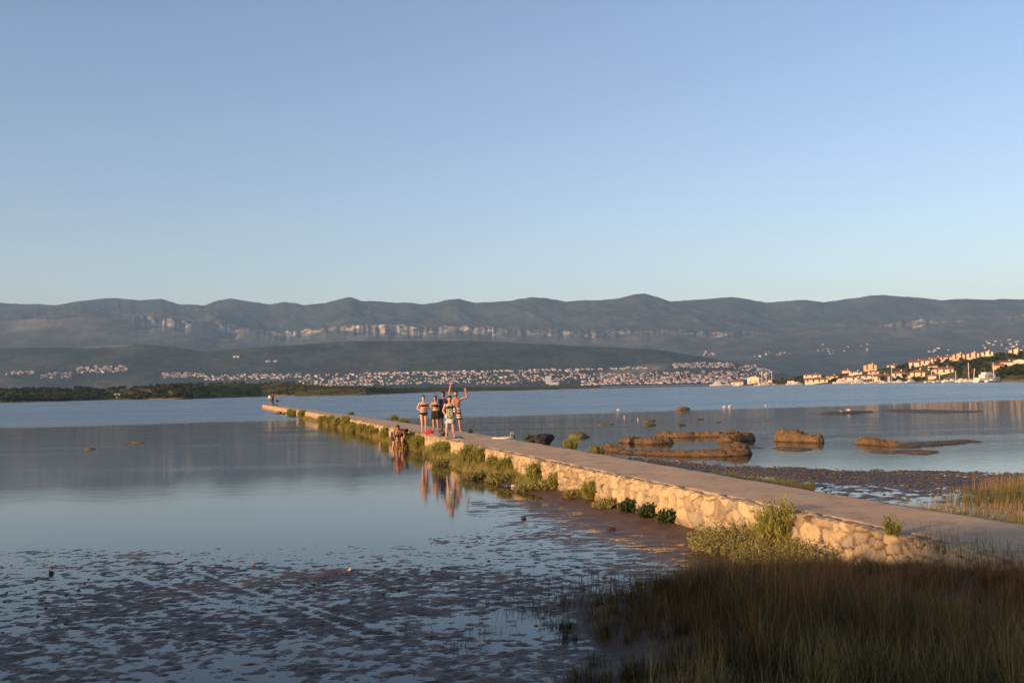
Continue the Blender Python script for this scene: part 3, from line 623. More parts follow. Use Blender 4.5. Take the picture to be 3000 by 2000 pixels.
def shrub_mesh(kind, r, h, dens, leaf):
    """returns foliage and stem meshes. brush: upright plumes; mat: low creeping leaves; broad: dark broad leaves"""
    ns = int(dens); az = rs.uniform(0, 6.28, ns); rr = r * np.sqrt(rs.random(ns))
    bx, by = rr * np.cos(az), rr * np.sin(az)
    if kind == 'brush':
        hh = h * (1 - .45 * (rr / r) ** 2) * rs.uniform(.4, 1.15, ns); lean = .08 + .5 * (rr / r) * rs.random(ns)
    elif kind == 'mat':
        hh = h * (1 - .75 * (rr / r) ** 2) * rs.uniform(.6, 1.1, ns); lean = .35 + .5 * rs.random(ns)
    else:
        hh = h * (1 - .5 * (rr / r) ** 2) * rs.uniform(.6, 1.05, ns); lean = .2 + .5 * (rr / r)
    ck = .62 if kind != 'mat' else .85; cx = ck * bx; cy = ck * by
    stem = blades(cx, cy, cx * 0 - .03, hh * .96, np.full(ns, .006 + leaf * .12), az, np.clip(lean, 0, .9), np.full(ns, .95), 3, .3)
    m = {'brush': 44, 'mat': 18, 'broad': 18}[kind]
    q = np.clip(rs.random((ns, m)) ** .8 * .9 + .1, 0, 1); b = lean[:, None] * q ** 1.8
    P = np.stack([cx[:, None] + np.cos(az)[:, None] * b * hh[:, None], cy[:, None] + np.sin(az)[:, None] * b * hh[:, None], hh[:, None] * q * np.sqrt(np.clip(1 - (lean[:, None] * q ** .8) ** 2 * .6, .1, 1))], -1).reshape(-1, 3)
    ld = rs.normal(size=(ns * m, 3)) * .6
    ld[:, 2] += {'brush': 1.5, 'mat': .45, 'broad': .3}[kind]
    tone = np.repeat(rs.random(ns), m) * .35 + rs.random(ns * m) * .25 + .55 * (1 - q.ravel()) ** 1.5 * (rs.random(ns * m) < .7) + (rs.random(ns * m) < .06) * .4
    L = leaf * rs.uniform(.6, 1.4, ns * m) * (1.5 if kind == 'brush' else 1)
    Wd = L * {'brush': .15, 'mat': .42, 'broad': .62}[kind]
    fol = leaves(P + rs.normal(size=P.shape) * leaf * .3, ld, L, Wd, np.clip(tone, 0, 1))
    return fol, stem
MATK = {'brush': M_shrub, 'mat': M_mat, 'broad': M_dark}
VAR = {}
def shrub(kind, u, v, z, r, h, label, group=None, dens=90, leaf=.045, key=None, name=None):
    x, y = gp(u, v, z)
    if z < .2 and y < 160:
        lo = float(xl(y)) - .14 - (.45 if kind == 'brush' else .3) * r
        for _ in range(4):
            x, y = gp(u, v, z); left = x < float(xl(y)) + .9
            if left and key is None: x = min(x, float(xl(y)) - .12)
            elif left: x = min(x, float(xl(y)) - .12 - (.40 if kind == 'brush' else .2) * r)
            z = max(float(ground_z(np.array([x]), np.array([y]))[0]), .0)
    name = name or {'brush': 'shrub', 'mat': 'creeping_plant', 'broad': 'leafy_plant'}[kind]
    if key is None or key not in VAR:
        fol, st = shrub_mesh(kind, r, h, dens, leaf)
        mf = mesh_np('foliage', fol[0], fol[1], {'tone': fol[2]}, False); ms = mesh_np('stem', st[0], st[1], {'tone': st[2]}, False)
        if key: VAR[key] = (mf, ms, r, h)
    else: mf, ms = VAR[key][:2]
    root = empty(name, (x, y, z), rs.uniform(0, 6.28) if key else 0); tag(root, label, {'brush': 'shrub', 'mat': 'plant', 'broad': 'plant'}[kind], group)
    a = link('foliage', mf, MATK[kind], root)
    if dens >= 200 and kind == 'brush': b_ = link('stems', ms, M_stem, root)
    if key:
        k1, k2 = r / VAR[key][2], h / VAR[key][3]; root.scale = (k1, k1, k2)
    return root
# the big clump by the near end of the wall
shrub('brush', 2284, 1624, .12, .34, .80, 'tallest shrub with upright plumes rising above the path edge', None, 260, .050)
shrub('mat', 2150, 1612, .06, .76, .52, 'wide yellow-green shrub spreading left of the tallest plumed shrub', None, 520, .042, name='shrub')
shrub('mat', 2272, 1648, .06, .70, .36, 'grey-green low shrub below the tallest plumed shrub', None, 380, .04, name='shrub')
shrub('mat', 2395, 1654, .10, .70, .46, 'dark low shrub right of the tallest plumed shrub, beside the tall grass', None, 420, .042, name='shrub')
shrub('brush', 2405, 1545, .45, .12, .26, 'thin tuft growing out of the stones right of the tallest shrub', None, 40, .035)
shrub('brush', 2612, 1572, .68, .14, .26, 'sparse dark tuft on the wall edge near the shaded path', None, 30, .035)
# dark leafy plants, and the tufts along the wall
shrub('broad', 1880, 1497, .05, .24, .24, 'dark leafy plant at the wall foot, left of two more', None, 110, .07)
shrub('broad', 1945, 1512, .04, .20, .24, 'dark leafy plant at the wall foot, middle of three', None, 90, .07)
shrub('broad', 1985, 1528, .03, .22, .24, 'dark leafy plant at the wall foot, nearest of three', None, 100, .07)
shrub('brush', 1820, 1462, .12, .22, .44, 'bright green tuft alone before the bare stones of the wall', None, 130, .05)
shrub('mat', 1790, 1482, .04, .45, .12, 'flat leafy mat below the bright green tuft', None, 150, .045)
shrub('mat', 1845, 1480, .05, .3, .2, 'low pale shrub between the bright green tuft and a dark leafy plant', None, 120, .045)
shrub('mat', 1715, 1454, .04, .42, .2, 'grey-green mound in front of the wall, left of the bright green tuft', None, 170, .05)
shrub('brush', 1674, 1432, .12, .16, .42, 'narrow reddish-green tuft against the wall behind the grey-green mound', None, 70, .05)
shrub('brush', 1612, 1418, .1, .34, .56, 'round bushy tuft where the bare wall begins, last of the dense row', None, 190, .06)
shrub('mat', 1600, 1428, .03, .62, .22, 'wide creeping mat in front of the last bushy tuft of the row', None, 220, .055)
shrub('mat', 1545, 1432, .02, .40, .12, 'flat creeping mat at the left end of the wide mat', None, 120, .055)
# dense row of shrubs along the wall, nearer half read from one enlarged view, farther half from another
G1 = 'shrubs crowded along the foot of the jetty wall'
for i, (a, b, w, hgt, kind, lab) in enumerate([
    (200, 232, 90, 160, 'brush', 'brownish shrub just right of the two people bending in the water'), (330, 265, 110, 160, 'brush', 'shrub below the woman standing farthest left on the path'),
    (495, 275, 130, 170, 'brush', 'upright shrub under the red bag on the path'), (680, 345, 160, 160, 'brush', 'wide pointed shrub below the person with the green bag'),
    (800, 345, 70, 110, 'brush', 'small brown shrub between the wide pointed shrub and a tall dark one'), (905, 335, 110, 160, 'brush', 'tall dark shrub reaching the path edge, behind the fullest shrub'),
    (1015, 450, 170, 225, 'brush', 'fullest shrub of the row, yellow-green and round'), (1100, 430, 90, 210, 'brush', 'tall shrub with dark plumes touching the fullest shrub at its right'),
    (1185, 440, 90, 165, 'brush', 'slim yellow-green shrub right of the fullest shrub'), (1255, 470, 90, 190, 'brush', 'brown-stemmed shrub in the middle of the row'),
    (1365, 430, 100, 170, 'brush', 'dark-topped shrub leaning on the path edge'), (1425, 510, 110, 170, 'brush', 'bright green shrub in front of the dark-topped leaning one'),
    (1600, 560, 150, 195, 'brush', 'second bushy tuft from the bare end of the row'),
    (345, 300, 140, 50, 'mat', 'creeping mat by the water under the leftmost woman'), (450, 325, 110, 50, 'mat', 'creeping mat right of the mat under the leftmost woman'),
    (590, 430, 150, 70, 'mat', 'pale creeping mat above the reflection of the standing group'), (740, 410, 140, 60, 'mat', 'dark creeping mat right of the pale one by the reflections'),
    (860, 480, 150, 70, 'mat', 'pale mat before the fullest shrub, at its left'), (980, 490, 130, 60, 'mat', 'dark green mat before the fullest shrub'),
    (930, 590, 180, 70, 'mat', 'pale yellow mat jutting into the water below the fullest shrub'), (1070, 550, 110, 60, 'mat', 'small mat on the mud behind the jutting pale one'),
    (1240, 625, 230, 90, 'mat', 'long low mat at the water line in the middle of the row'), (1430, 600, 130, 60, 'mat', 'dark small mat right of the long low mat')]):
    u, v = 1150 + a / 3.92, 1250 + b / 3.92; D = gp(u, v, .04)[1]; m_ = D / 3000 / 3.92
    shrub(kind, u, v, .04, w * .76 * m_, hgt * 1.0 * m_, lab, G1, 260 if kind == 'brush' else 200, .075 if kind == 'brush' else .065, key='%s%d' % (kind, i % 5))
for i, (a, b, w, hgt) in enumerate([(752, 458, 75, 85), (815, 468, 60, 75), (968, 490, 75, 105), (1180, 515, 90, 75), (1250, 565, 110, 100), (1330, 590, 110, 110), (1405, 615, 110, 120), (1475, 640, 110, 150), (1545, 640, 100, 150), (1625, 675, 90, 100), (1690, 665, 100, 110), (1775, 700, 100, 110), (1850, 690, 100, 110), (1925, 730, 100, 120), (1995, 750, 100, 120), (2060, 790, 90, 150)]):
    u, v = 700 + a / 4.704, 1120 + b / 4.704; D = gp(u, v, .03)[1]; m_ = D / 3000 / 4.704
    lab = ['lone shrub nearest the jetty tip, first on the wall', 'second shrub from the jetty tip, beside the first', 'lone upright shrub between two bare pale stretches of far wall'][i] if i < 3 else 'green-brown shrub in the far unbroken row along the wall, left of the bending people'
    shrub('brush', u, v, .03, w * .76 * m_, hgt * 1.0 * m_, lab, 'far shrubs along the jetty wall', 220, .10, key='far%d' % (i % 4))
for (u, v, z, r, h, lab) in [(1155, 1232, 0.0, .5, .55, 'dark tuft behind the path, left of the standing group'), (1184, 1240, 0.0, .7, .45, 'dark low tuft behind the path, right beside a rounder one'), (1028, 1214, 0, .5, .3, 'faint far tuft behind the path'), (1671, 1318, .1, .4, .45, 'green tuft behind the path near the black rock'), (1553, 1292, .15, .3, .3, 'small tuft on the path edge left of the black rock'), (1748, 1335, .2, .35, .3, 'tiny tuft behind the path by the left tip of the longest mud bank')]:
    shrub('brush', u, v, z, r, h, lab, None, 90, .06)

def field(name, n, gen, h, w, mat, toneof, kind_='stuff', bend=(.1, .55), label=None):
    X, Y = gen(n); Z = ground_z(X, Y) - .02; k = len(X)
    hv = h(X, Y) * rs.uniform(.5, 1.1, k); az = rs.normal(.4, 1.5, k)
    b = blades(X, Y, Z, hv, w * rs.uniform(.6, 1.3, k), az, rs.uniform(bend[0], bend[1], k), np.clip(toneof(X, Y) + rs.normal(0, .14, k), 0, 1), 4, .1)
    return tag(link(name, mesh_np(name, b[0], b[1], {'tone': b[2]}, False), mat), kind=kind_)
def gen_right(n):
    Y = 5.2 + 10.9 * rs.random(n * 3) ** .85; X = -.4 + 9.5 * rs.random(n * 3)
    xb = 3.2 - 2.9 * sstep(16.2, 12.4, Y) - .3 * sstep(8.5, 6.5, Y)
    d = X - xb + .7 * fbm(X * .9, Y * .9, 301, 3)
    p = sstep(-.5, 1.3, d) ** 1.5 * (.45 + .9 * vnoise(X * 1.6, Y * 1.6, 303))
    gapm = np.exp(-(((X - .95) / .55) ** 2 + ((Y - 9.9) / .55) ** 2) * 1.2); p = p * (1 - gapm)
    p = p * (X < xl(np.maximum(Y, 7.2)) - .05) * sstep(15.2, 13.0, Y)
    k = rs.random(n * 3) < p; return X[k][:n], Y[k][:n]
def hr(X, Y):
    d = X - (3.5 - 2.9 * sstep(16.2, 12, Y))
    return (.20 + .32 * sstep(0, 2.5, d) * (.4 + 1.0 * vnoise(X * 1.3, Y * 1.3, 305))) * (.24 + .76 * sstep(.3, 3.0, np.maximum(xl(np.maximum(Y, 7.2)) - X, 1.4 * sstep(12.6, 11.2, Y))))
def tussocks(name, nt, per, mat):
    cx, cy = gen_right(nt); k = len(cx); tone = np.clip(.22 + .6 * sstep(1.2, 4.6, cx + .25 * (cy - 9)) * (.2 + 1.1 * vnoise(cx * .9, cy * .9, 307)) - .15 * sstep(9.5, 6.5, cy) + rs.normal(0, .16, k), 0, 1)
    hs = hr(cx, cy) * rs.uniform(.5, 1.35, k); n = k * per; idx = np.repeat(np.arange(k), per)
    a = rs.uniform(0, 6.28, n); r_ = rs.normal(0, .085, n); X = cx[idx] + r_ * np.cos(a); Y = cy[idx] + r_ * np.sin(a)
    lean = np.abs(rs.normal(.18, .16, n)) + .5 * np.abs(r_) / .17; az = np.where(r_ < 0, a + math.pi, a) + rs.normal(0, .5, n) 
    wv = np.where(rs.random(n) < .8, .0055, .010) * rs.uniform(.7, 1.3, n)
    b = blades(X, Y, ground_z(X, Y) - .02, hs[idx] * rs.uniform(.35, 1.12, n), wv, az, np.clip(lean, .02, .85), np.clip(tone[idx] + rs.normal(0, .12, n) + .25 * (rs.random(n) < .05), 0, 1), 4, .1)
    return tag(link(name, mesh_np(name, b[0], b[1], {'tone': b[2]}, False), mat), kind='stuff')
tussocks('tall_grass', 1500, 62, M_grass)
def stalks():
    X, Y = gen_right(900); k = X > .6; X, Y = X[k], Y[k]; n = len(X)
    b = blades(X, Y, ground_z(X, Y), hr(X, Y) * rs.uniform(1.1, 1.9, n), np.full(n, .0032), rs.uniform(0, 6.28, n), rs.uniform(.05, .6, n), rs.uniform(.5, 1, n), 5, .5)
    return tag(link('grass_stalks', mesh_np('grass_stalks', b[0], b[1], {'tone': b[2]}, False), M_reed), kind='stuff')
stalks()
def gen_near(n):
    Y = rs.uniform(5.6, 8.8, n * 2); X = rs.uniform(.6, 5.5, n * 2); k = rs.random(n * 2) < sstep(8.9, 7.2, Y) * sstep(.6, 1.8, X) * sstep(.40, .62, vnoise(X * 1.7, Y * 1.7, 341)); return X[k][:n], Y[k][:n]
field('green_sedge', 7000, gen_near, lambda X, Y: .52 + 0 * X, .007, M_reed, lambda X, Y: .35 + .3 * vnoise(X * 2, Y * 2, 343))
def gen_tuft(n):
    X = []; Y = []
    for (u, v, r, c) in [(1540, 1790, .28, 260), (1590, 1800, .12, 90), (1625, 1835, .10, 110), (1560, 1700, .3, 120), (1480, 1760, .2, 90), (1640, 1760, .5, 420), (1760, 1760, .55, 600), (1880, 1740, .6, 600), (1700, 1720, .6, 260), (1340, 1890, .1, 60), (1200, 1850, .15, 60), (1150, 1690, .2, 60), (1420, 1850, .15, 70), (1900, 1690, .7, 260), (2050, 1680, .5, 200), (760, 1760, .3, 60), (420, 1830, .3, 40)]:
        x, y = gp(u, v, 0); X.append(rs.normal(x, r, c)); Y.append(rs.normal(y, r, c))
    return np.concatenate(X), np.concatenate(Y)
field('sparse_grass', 0, gen_tuft, lambda X, Y: .10 + .07 * sstep(.2, 1.4, X), .006, M_grass, lambda X, Y: .25 + 0 * X)
def gen_far(n):
    Y = 15 + 15 * rs.random(n * 3); X = 5 + 16 * rs.random(n * 3); jr = xr(Y)
    lim = 8.4 + 1.1 * (Y - 22.2)
    p = sstep(-.3, 1.6, X - lim + 1.0 * fbm(X * .6, Y * .6, 311, 3)) * (X > jr + .12) * sstep(28.5, 25.5, Y) * (.25 + 1.0 * vnoise(X * 1.2, Y * 1.2, 313))
    p = np.maximum(p, (X > jr + .1) * (X < jr + .8) * sstep(21.5, 20, Y) * .8)
    k = rs.random(n * 3) < p; return X[k][:n], Y[k][:n]
field('bank_grass', 42000, gen_far, lambda X, Y: .24 + .24 * vnoise(X * .8, Y * .8, 315), .009, M_reed, lambda X, Y: .84 - .55 * (vnoise(X * .7, Y * .7, 317) > .62) - .3 * sstep(1.2, .3, X - xr(Y)))
def gen_foot(n):
    Y = 26 + 80 * rs.random(n * 3) ** 1.6; dw = np.abs(rs.normal(0, .42, n * 3)) + .05; X = xl(Y) - dw
    p = sstep(.30, .62, fbm(Y * .5, Y * 0 + dw * .6, 331, 3) * .5 + .5 + .16 * sstep(25, 30, Y) - .25 * sstep(.2, 1.1, dw)); k = (rs.random(n * 3) < p) & (ground_z(X, Y) > -.01); return X[k][:n], Y[k][:n]
field('foot_grass', 26000, gen_foot, lambda X, Y: .13 + .26 * vnoise(X * .9, Y * .9, 335) + .0012 * Y, .012, M_shrub, lambda X, Y: .25 + .65 * vnoise(X * .8, Y * .8, 337), bend=(.1, .8))
def gen_strip(n):
    u = rs.uniform(2085, 2385, n); v = 1392 + (u - 2085) * .115 + rs.normal(0, 5, n); P = np.array([gp(a, b, .1) for a, b in zip(u, v)])
    k = P[:, 0] > xr(P[:, 1]) + .1; return P[k, 0], P[k, 1]
field('edge_grass', 3500, gen_strip, lambda X, Y: .26 + 0 * X, .011, M_reed, lambda X, Y: .3 + 0 * X)
def gen_edge(n):
    Y = rs.uniform(9.0, 13.4, n); return xl(Y) + rs.normal(-.05, .12, n), Y
def fz():
    Y = rs.uniform(9.2, 12.9, 700); X = xl(Y) + .04 + rs.normal(0, .13, 700); Z = np.full(700, JZ - .12)
    b = blades(X, Y, Z, rs.uniform(.12, .40, 700), np.full(700, .0045), rs.uniform(0, 6.28, 700), rs.uniform(.2, .7, 700), rs.uniform(0, .5, 700), 4, .2)
    return tag(link('wall_top_grass', mesh_np('wall_top_grass', b[0], b[1], {'tone': b[2]}, False), M_grass), kind='stuff')
fz()

# ------------------------------------------------------------------ people
def skin(name, c):
    t = NT(name); n = t.noise(9, 3, .5, t.coord()); t.col(t.ramp(n, [(.3, tuple(x * .88 for x in c)), (.7, c)])); t.set(Roughness=.5); t.b.inputs['Subsurface Weight'].default_value = .08
    t.b.inputs['Subsurface Radius'].default_value = (.02, .008, .004); return t.m
SK1, SK2, SK3 = skin('skin_tan', (.42, .22, .14)), skin('skin_fair', (.52, .30, .20)), skin('skin_red', (.34, .16, .105))
M_hair, M_hair2 = plain('dark_hair', (.018, .012, .009), .55, .3, 20), plain('brown_hair', (.05, .026, .014), .55, .3, 20)
M_black, M_eye = plain('black_cloth', (.012, .012, .015), .85, .3, 12), plain('eye', (.02, .015, .012), .2, .1, 4)
M_navy, M_white, M_grey = plain('navy_cloth', (.02, .025, .05), .85, .3, 12), plain('white_cloth', (.62, .60, .58), .9, .12, 8), plain('grey_cloth', (.14, .14, .15), .9, .2, 9)
t = NT('striped_cloth'); sp = t.n('SeparateXYZ'); t.l(t.n('TexCoord').outputs['Object'], sp.inputs[0])
w_ = t.n('ValToRGB'); w_.color_ramp.interpolation = 'CONSTANT'; e_ = w_.color_ramp.elements
SB = [(0, (.02, .02, .03)), (.10, (.66, .62, .58)), (.20, (.03, .02, .03)), (.28, (.66, .62, .58)), (.36, (.42, .03, .03)), (.62, (.66, .62, .58)), (.72, (.03, .02, .03)), (.80, (.66, .62, .58)), (.93, (.02, .02, .03))]
while len(e_) < len(SB): e_.new(.5)
for i_, (p_, c_) in enumerate(SB): e_[i_].position = p_; e_[i_].color = c_ + (1,)
t.l(t.rng(sp.outputs[2], .56, 1.06), w_.inputs[0]); t.col(w_.outputs[0]); t.set(Roughness=.9); M_stripe = t.m
t = NT('white_blue_cloth'); n_ = t.noise(4, 2, .5, t.coord()); t.col(t.ramp(n_, [(.48, (.60, .60, .60)), (.54, (.10, .16, .26))])); t.set(Roughness=.9); M_wb = t.m
t = NT('green_pattern_cloth'); n_ = t.noise(26, 2, .5, t.coord()); t.col(t.ramp(n_, [(.42, (.05, .09, .045)), (.5, (.20, .24, .12)), (.58, (.45, .42, .30))])); t.set(Roughness=.9); M_green = t.m

def solid(mb, name, mat, parent, vox, smooth_it=4):
    o = mb.build(name, mat, None)
    m = o.modifiers.new('r', 'REMESH'); m.mode = 'VOXEL'; m.voxel_size = vox; m.use_smooth_shade = True
    m2 = o.modifiers.new('s', 'SMOOTH'); m2.iterations = smooth_it; m2.factor = .5
    dg = bpy.context.evaluated_depsgraph_get(); ev = o.evaluated_get(dg); me = bpy.data.meshes.new_from_object(ev)
    o.modifiers.clear(); old = o.data; o.data = me; bpy.data.meshes.remove(old); me.name = name
    if len(me.materials) == 0: me.materials.append(mat)
    me.polygons.foreach_set('use_smooth', [True] * len(me.polygons))
    if parent: o.parent = parent
    return o
def shell(body, name, mat, parent, test, off=.009):
    """a garment: the part of the body surface that passes the test, moved outwards and closed"""
    bm = bmesh.new(); bm.from_mesh(body.data); bm.normal_update()
    rm = [f for f in bm.faces if not test(f.calc_center_median())]
    bmesh.ops.delete(bm, geom=rm, context='FACES')
    if not bm.faces: bm.free(); return None
    nn = [v.normal.copy() for v in bm.verts]
    for v, n in zip(bm.verts, nn): v.co += n * off
    g = bmesh.ops.extrude_face_region(bm, geom=bm.faces[:]); 
    nv = [x for x in g['geom'] if isinstance(x, bmesh.types.BMVert)]
    for v in nv: v.co -= v.normal * off * .9
    bmesh.ops.recalc_face_normals(bm, faces=bm.faces[:])
    me = bpy.data.meshes.new(name); bm.to_mesh(me); bm.free(); me.polygons.foreach_set('use_smooth', [True] * len(me.polygons))
    return link(name, me, mat, parent)
def hand(b, wr, d, palm, s=1, curl=.5, thumb=1):
    """palm, four fingers of different lengths bent at the knuckles, and a thumb from the side of the palm"""
    wr = np.array(wr, float); d = np.array(d, float); d /= np.linalg.norm(d); palm = np.array(palm, float); palm -= d * palm.dot(d); palm /= np.linalg.norm(palm)
    sd = np.cross(d, palm) * thumb
    b.loft([(wr - d * .01, .028, .02), (wr + d * .03, .038, .017), (wr + d * .085, .043, .014), (wr + d * .095, .03, .010)], 0, 12, sd)
    for k, (o_, L) in enumerate([(.033, .072), (.011, .082), (-.011, .077), (-.033, .060)]):
        p = wr + d * .085 + sd * o_; c1 = curl * .6; c2 = curl * 1.3
        d1 = d * math.cos(c1) + palm * math.sin(c1) + sd * o_ * 2.2; d1 /= np.linalg.norm(d1)
        d2 = d * math.cos(c2) + palm * math.sin(c2) + sd * o_ * 2.2; d2 /= np.linalg.norm(d2)
        q = p + d1 * L * .5; b.cone(p, q, .0095, .009, 0, 8); b.cone(q, q + d2 * L * .5, .009, .0078, 0, 8)
    p = wr + d * .03 + sd * .032; dt = d * .75 + sd * .6 + palm * .35; dt /= np.linalg.norm(dt); q = p + dt * .04
    b.cone(p, q, .012, .011, 0, 8); dt2 = d * .95 + sd * .2 + palm * .3; dt2 /= np.linalg.norm(dt2); b.cone(q, q + dt2 * .032, .0105, .009, 0, 8)
def person(x, y, z, h, face, label, skin_, female=False, arms=None, legs=None, bend=0, head_turn=0, head_drop=0, hair=M_hair, hair_kind='short', wear=(), beard=False, vox=.0085, curl=.5):
    root = tag(empty('person', (x, y, z), face), label, 'person'); sc = h / 1.75; root.scale = (sc * 1.12, sc * 1.12, sc)
    b = MB(); R_ = Matrix.Rotation(bend, 3, 'X')
    piv = Vector((0, .0, .93))
    def up(p): return tuple(R_ @ (Vector(p) - piv) + piv)
    if female: T = [(.79, .11, .085), (.85, .165, .115), (.92, .178, .12), (1.0, .155, .108), (1.09, .125, .092), (1.17, .128, .095), (1.26, .142, .105), (1.34, .150, .10), (1.41, .135, .08), (1.455, .075, .06), (1.50, .052, .052)]; sw = .160
    else: T = [(.79, .11, .09), (.85, .155, .11), (.92, .165, .115), (1.0, .156, .108), (1.09, .150, .105), (1.18, .162, .112), (1.27, .176, .122), (1.35, .185, .12), (1.415, .165, .092), (1.46, .085, .068), (1.50, .06, .058)]; sw = .185
    nlow = 3; secs = []
    for k, (zz_, w, d) in enumerate(T):
        f = min(1, max(0, (zz_ - .88) / .16)); Rk = Matrix.Rotation(bend * f, 3, 'X')
        c = up((0, .012 if zz_ > 1.2 else 0, zz_)) if f >= 1 else tuple(Rk @ (Vector((0, 0, zz_)) - piv) + piv)
        secs.append((c, w, d))
    b.loft(secs, 0, 22, (1, 0, 0), 2.3)
    if female:
        for s_ in (-1, 1): b.ball(up((s_ * .07, -.085, 1.285)), .062, .052, .058)
        for s_ in (-1, 1): b.ball((s_ * .08, .065, .87), .085, .075, .085)
    else:
        for s_ in (-1, 1): b.ball(up((s_ * .085, -.075, 1.315)), .085, .045, .06); b.ball((s_ * .075, .06, .87), .08, .07, .085)
    b.cone(up((0, .012, 1.44)), up((0, -.005, 1.54)), .056 if not female else .048, .052 if not female else .045)
    hp = Vector((0, -.018, 1.635)); Rh = Matrix.Rotation(head_turn, 3, 'Z') @ Matrix.Rotation(head_drop, 3, 'X')
    nb = Vector((0, 0, 1.50))
    def hd(p):
        q = Rh @ (Vector(p)) + Vector((0, -.018, 1.635)); return up(tuple(q))
    b.ball(hd((0, 0, .015)), .077, .095, .108); b.ball(hd((0, -.035, -.062)), .053, .052, .056); b.ball(hd((0, -.03, -.02)), .066, .066, .07)
    b.cone(hd((0, -.09, .012)), hd((0, -.112, -.018)), .010, .014); b.ball(hd((0, -.088, -.056)), .024, .012, .008)
    for s_ in (-1, 1): b.ball(hd((s_ * .078, .008, -.005)), .011, .02, .032)
    legs = legs or {-1: ((-.10, -.02, .49), (-.105, .03, .085), (-.12, -.13, .03)), 1: ((.10, -.02, .49), (.105, .03, .085), (.13, -.13, .03))}
    for s_, (kn, an, to) in legs.items():
        hip = (s_ * .088, 0, .88); kn, an, to = map(np.array, (kn, an, to)); hv = np.array(hip)
        b.loft([(hv + (0, 0, .03), .082, .09), (hv * .8 + kn * .2, .086, .094), (hv * .5 + kn * .5, .074, .080), (hv * .15 + kn * .85, .056, .060), (kn, .051, .056)], 0, 16)
        b.loft([(kn + (0, 0, .01), .051, .055), (kn * .8 + an * .2, .050, .054), (kn * .66 + an * .34 + (0, .012, 0), .054, .058), (kn * .3 + an * .7, .040, .042), (an + (0, 0, .03), .032, .036), (an, .036, .042)], 0, 16)
        fd = to - an; b.loft([(an + (0, .045, -.05), .026, .026), (an + (0, .02, -.045), .034, .038), (an + fd * .45 + (0, 0, -.012), .038, .032), (an + fd * .85 + (0, 0, -.004), .044, .022), (to + (0, -.03, -.006), .034, .014)], 0, 12)
    arms = arms or {}
    for s_ in (-1, 1):
        sh = np.array(up((s_ * sw, .01, 1.405)))
        a = arms.get(s_, ((s_ * .235, .03, 1.13), (s_ * .24, -.03, .87), (0, -.1, -1), (-s_, 0, 0)))
        el, wr, d, pl = a[:4]; el = np.array(el if not (bend and len(a) < 5) else up(el)); wr = np.array(wr if not (bend and len(a) < 5) else up(wr))
        k = .86 if female else 1.0
        b.ball(sh, .062 * k, .06 * k, .062 * k); b.cone(sh, sh * .5 + el * .5, .054 * k, .048 * k); b.cone(sh * .5 + el * .5, el, .048 * k, .039 * k)
        b.cone(el, el * .65 + wr * .35, .040 * k, .042 * k); b.cone(el * .65 + wr * .35, wr, .042 * k, .027 * k)
        hand(b, wr, d, pl, curl=curl, thumb=s_ if pl[0] * s_ <= 0 else -s_)
    body = solid(b, 'body', skin_, root, vox)
    e = MB()
    for s_ in (-1, 1): e = MB(); e.ball(hd((s_ * .030, -.086, .014)), .012, .008, .008); e.build('eye', M_eye, root)
    hb = MB(); hb.ball(hd((0, .016, .056)), .090, .098, .094); hb.ball(hd((0, .045, .0)), .076, .068, .085)
    if hair_kind == 'bun': hb.ball(hd((0, .07, .12)), .045, .045, .042)
    if hair_kind == 'long': hb.ball(hd((0, .07, -.06)), .085, .055, .12); hb.ball(hd((0, .085, -.15)), .07, .04, .09)
    if beard:
        hb.ball(hd((0, -.047, -.082)), .055, .052, .05); hb.ball(hd((-.05, -.03, -.05)), .025, .04, .045); hb.ball(hd((.05, -.03, -.05)), .025, .04, .045)
    solid(hb, 'hair', hair, root, .010, 2)
    for name, mat, spec in wear:
        if callable(spec): shell(body, name, mat, root, spec)
        elif spec in ('shorts', 'trunks', 'skirt'):
            g = MB(); bot = {'shorts': .60, 'trunks': .54, 'skirt': .62}[spec]
            g.loft([((0, 0, .79), .16, .125), ((0, 0, .88), .19, .142), ((0, 0, .95), .19, .138), ((0, 0, 1.03), .172, .124)], 0, 20, (1, 0, 0), 2.3)
            for s_ in (-1, 1):
                kn = np.array(legs[s_][0]); hv = np.array((s_ * .088, 0, .88)); q = (.88 - bot) / max(.1, .88 - kn[2])
                p = hv + (kn - hv) * q; g.loft([(hv + (0, 0, .04), .108, .122), (hv * .5 + p * .5, .110, .118), (p, .112, .116)], 0, 16)
            if spec == 'skirt': g.loft([((0, 0, .62), .19, .13), ((0, 0, .75), .19, .135), ((0, 0, .9), .19, .14)], 0, 20)
            solid(g, name, mat, root, .011, 3)
    return root
def brief(c): return c.z < .955 and c.z > .80 + .55 * max(0, abs(c.x) - .02) and abs(c.x) < .21 and abs(c.y) < .2
def bikini_top(c): return 1.245 < c.z < (1.325 if c.y < -.03 else 1.275) and abs(c.x) < .165 and (abs(c.x) > .012 or c.y > -.06 or True)
def tshirt(c): return (c.z > .95 and c.z < 1.455 and abs(c.x) < .2) or (1.22 < c.z < 1.46 and abs(c.x) < .27)
def on_path(u, v): return gp(u, v, JZ + .004) + (JZ + .004,)
x, y, z = on_path(1242, 1266)
person(x, y, z, 1.66, .15, 'woman in a dark bikini, farthest left of the standing group, hands held at her waist', SK2, True,
       {-1: ((-.27, .05, 1.14), (-.10, -.15, 1.06), (.8, -.5, .1), (0, 1, .2)), 1: ((.25, .06, 1.15), (.06, -.17, 1.10), (-.8, -.4, .15), (0, 1, .2))},
       {-1: ((-.075, -.03, .49), (-.07, .03, .085), (-.08, -.13, .03)), 1: ((.08, .0, .49), (.085, .05, .085), (.10, -.11, .03))},
       hair=M_hair2, hair_kind='bun', wear=(('bikini_top', M_black, bikini_top), ('bikini_bottom', M_black, brief)))
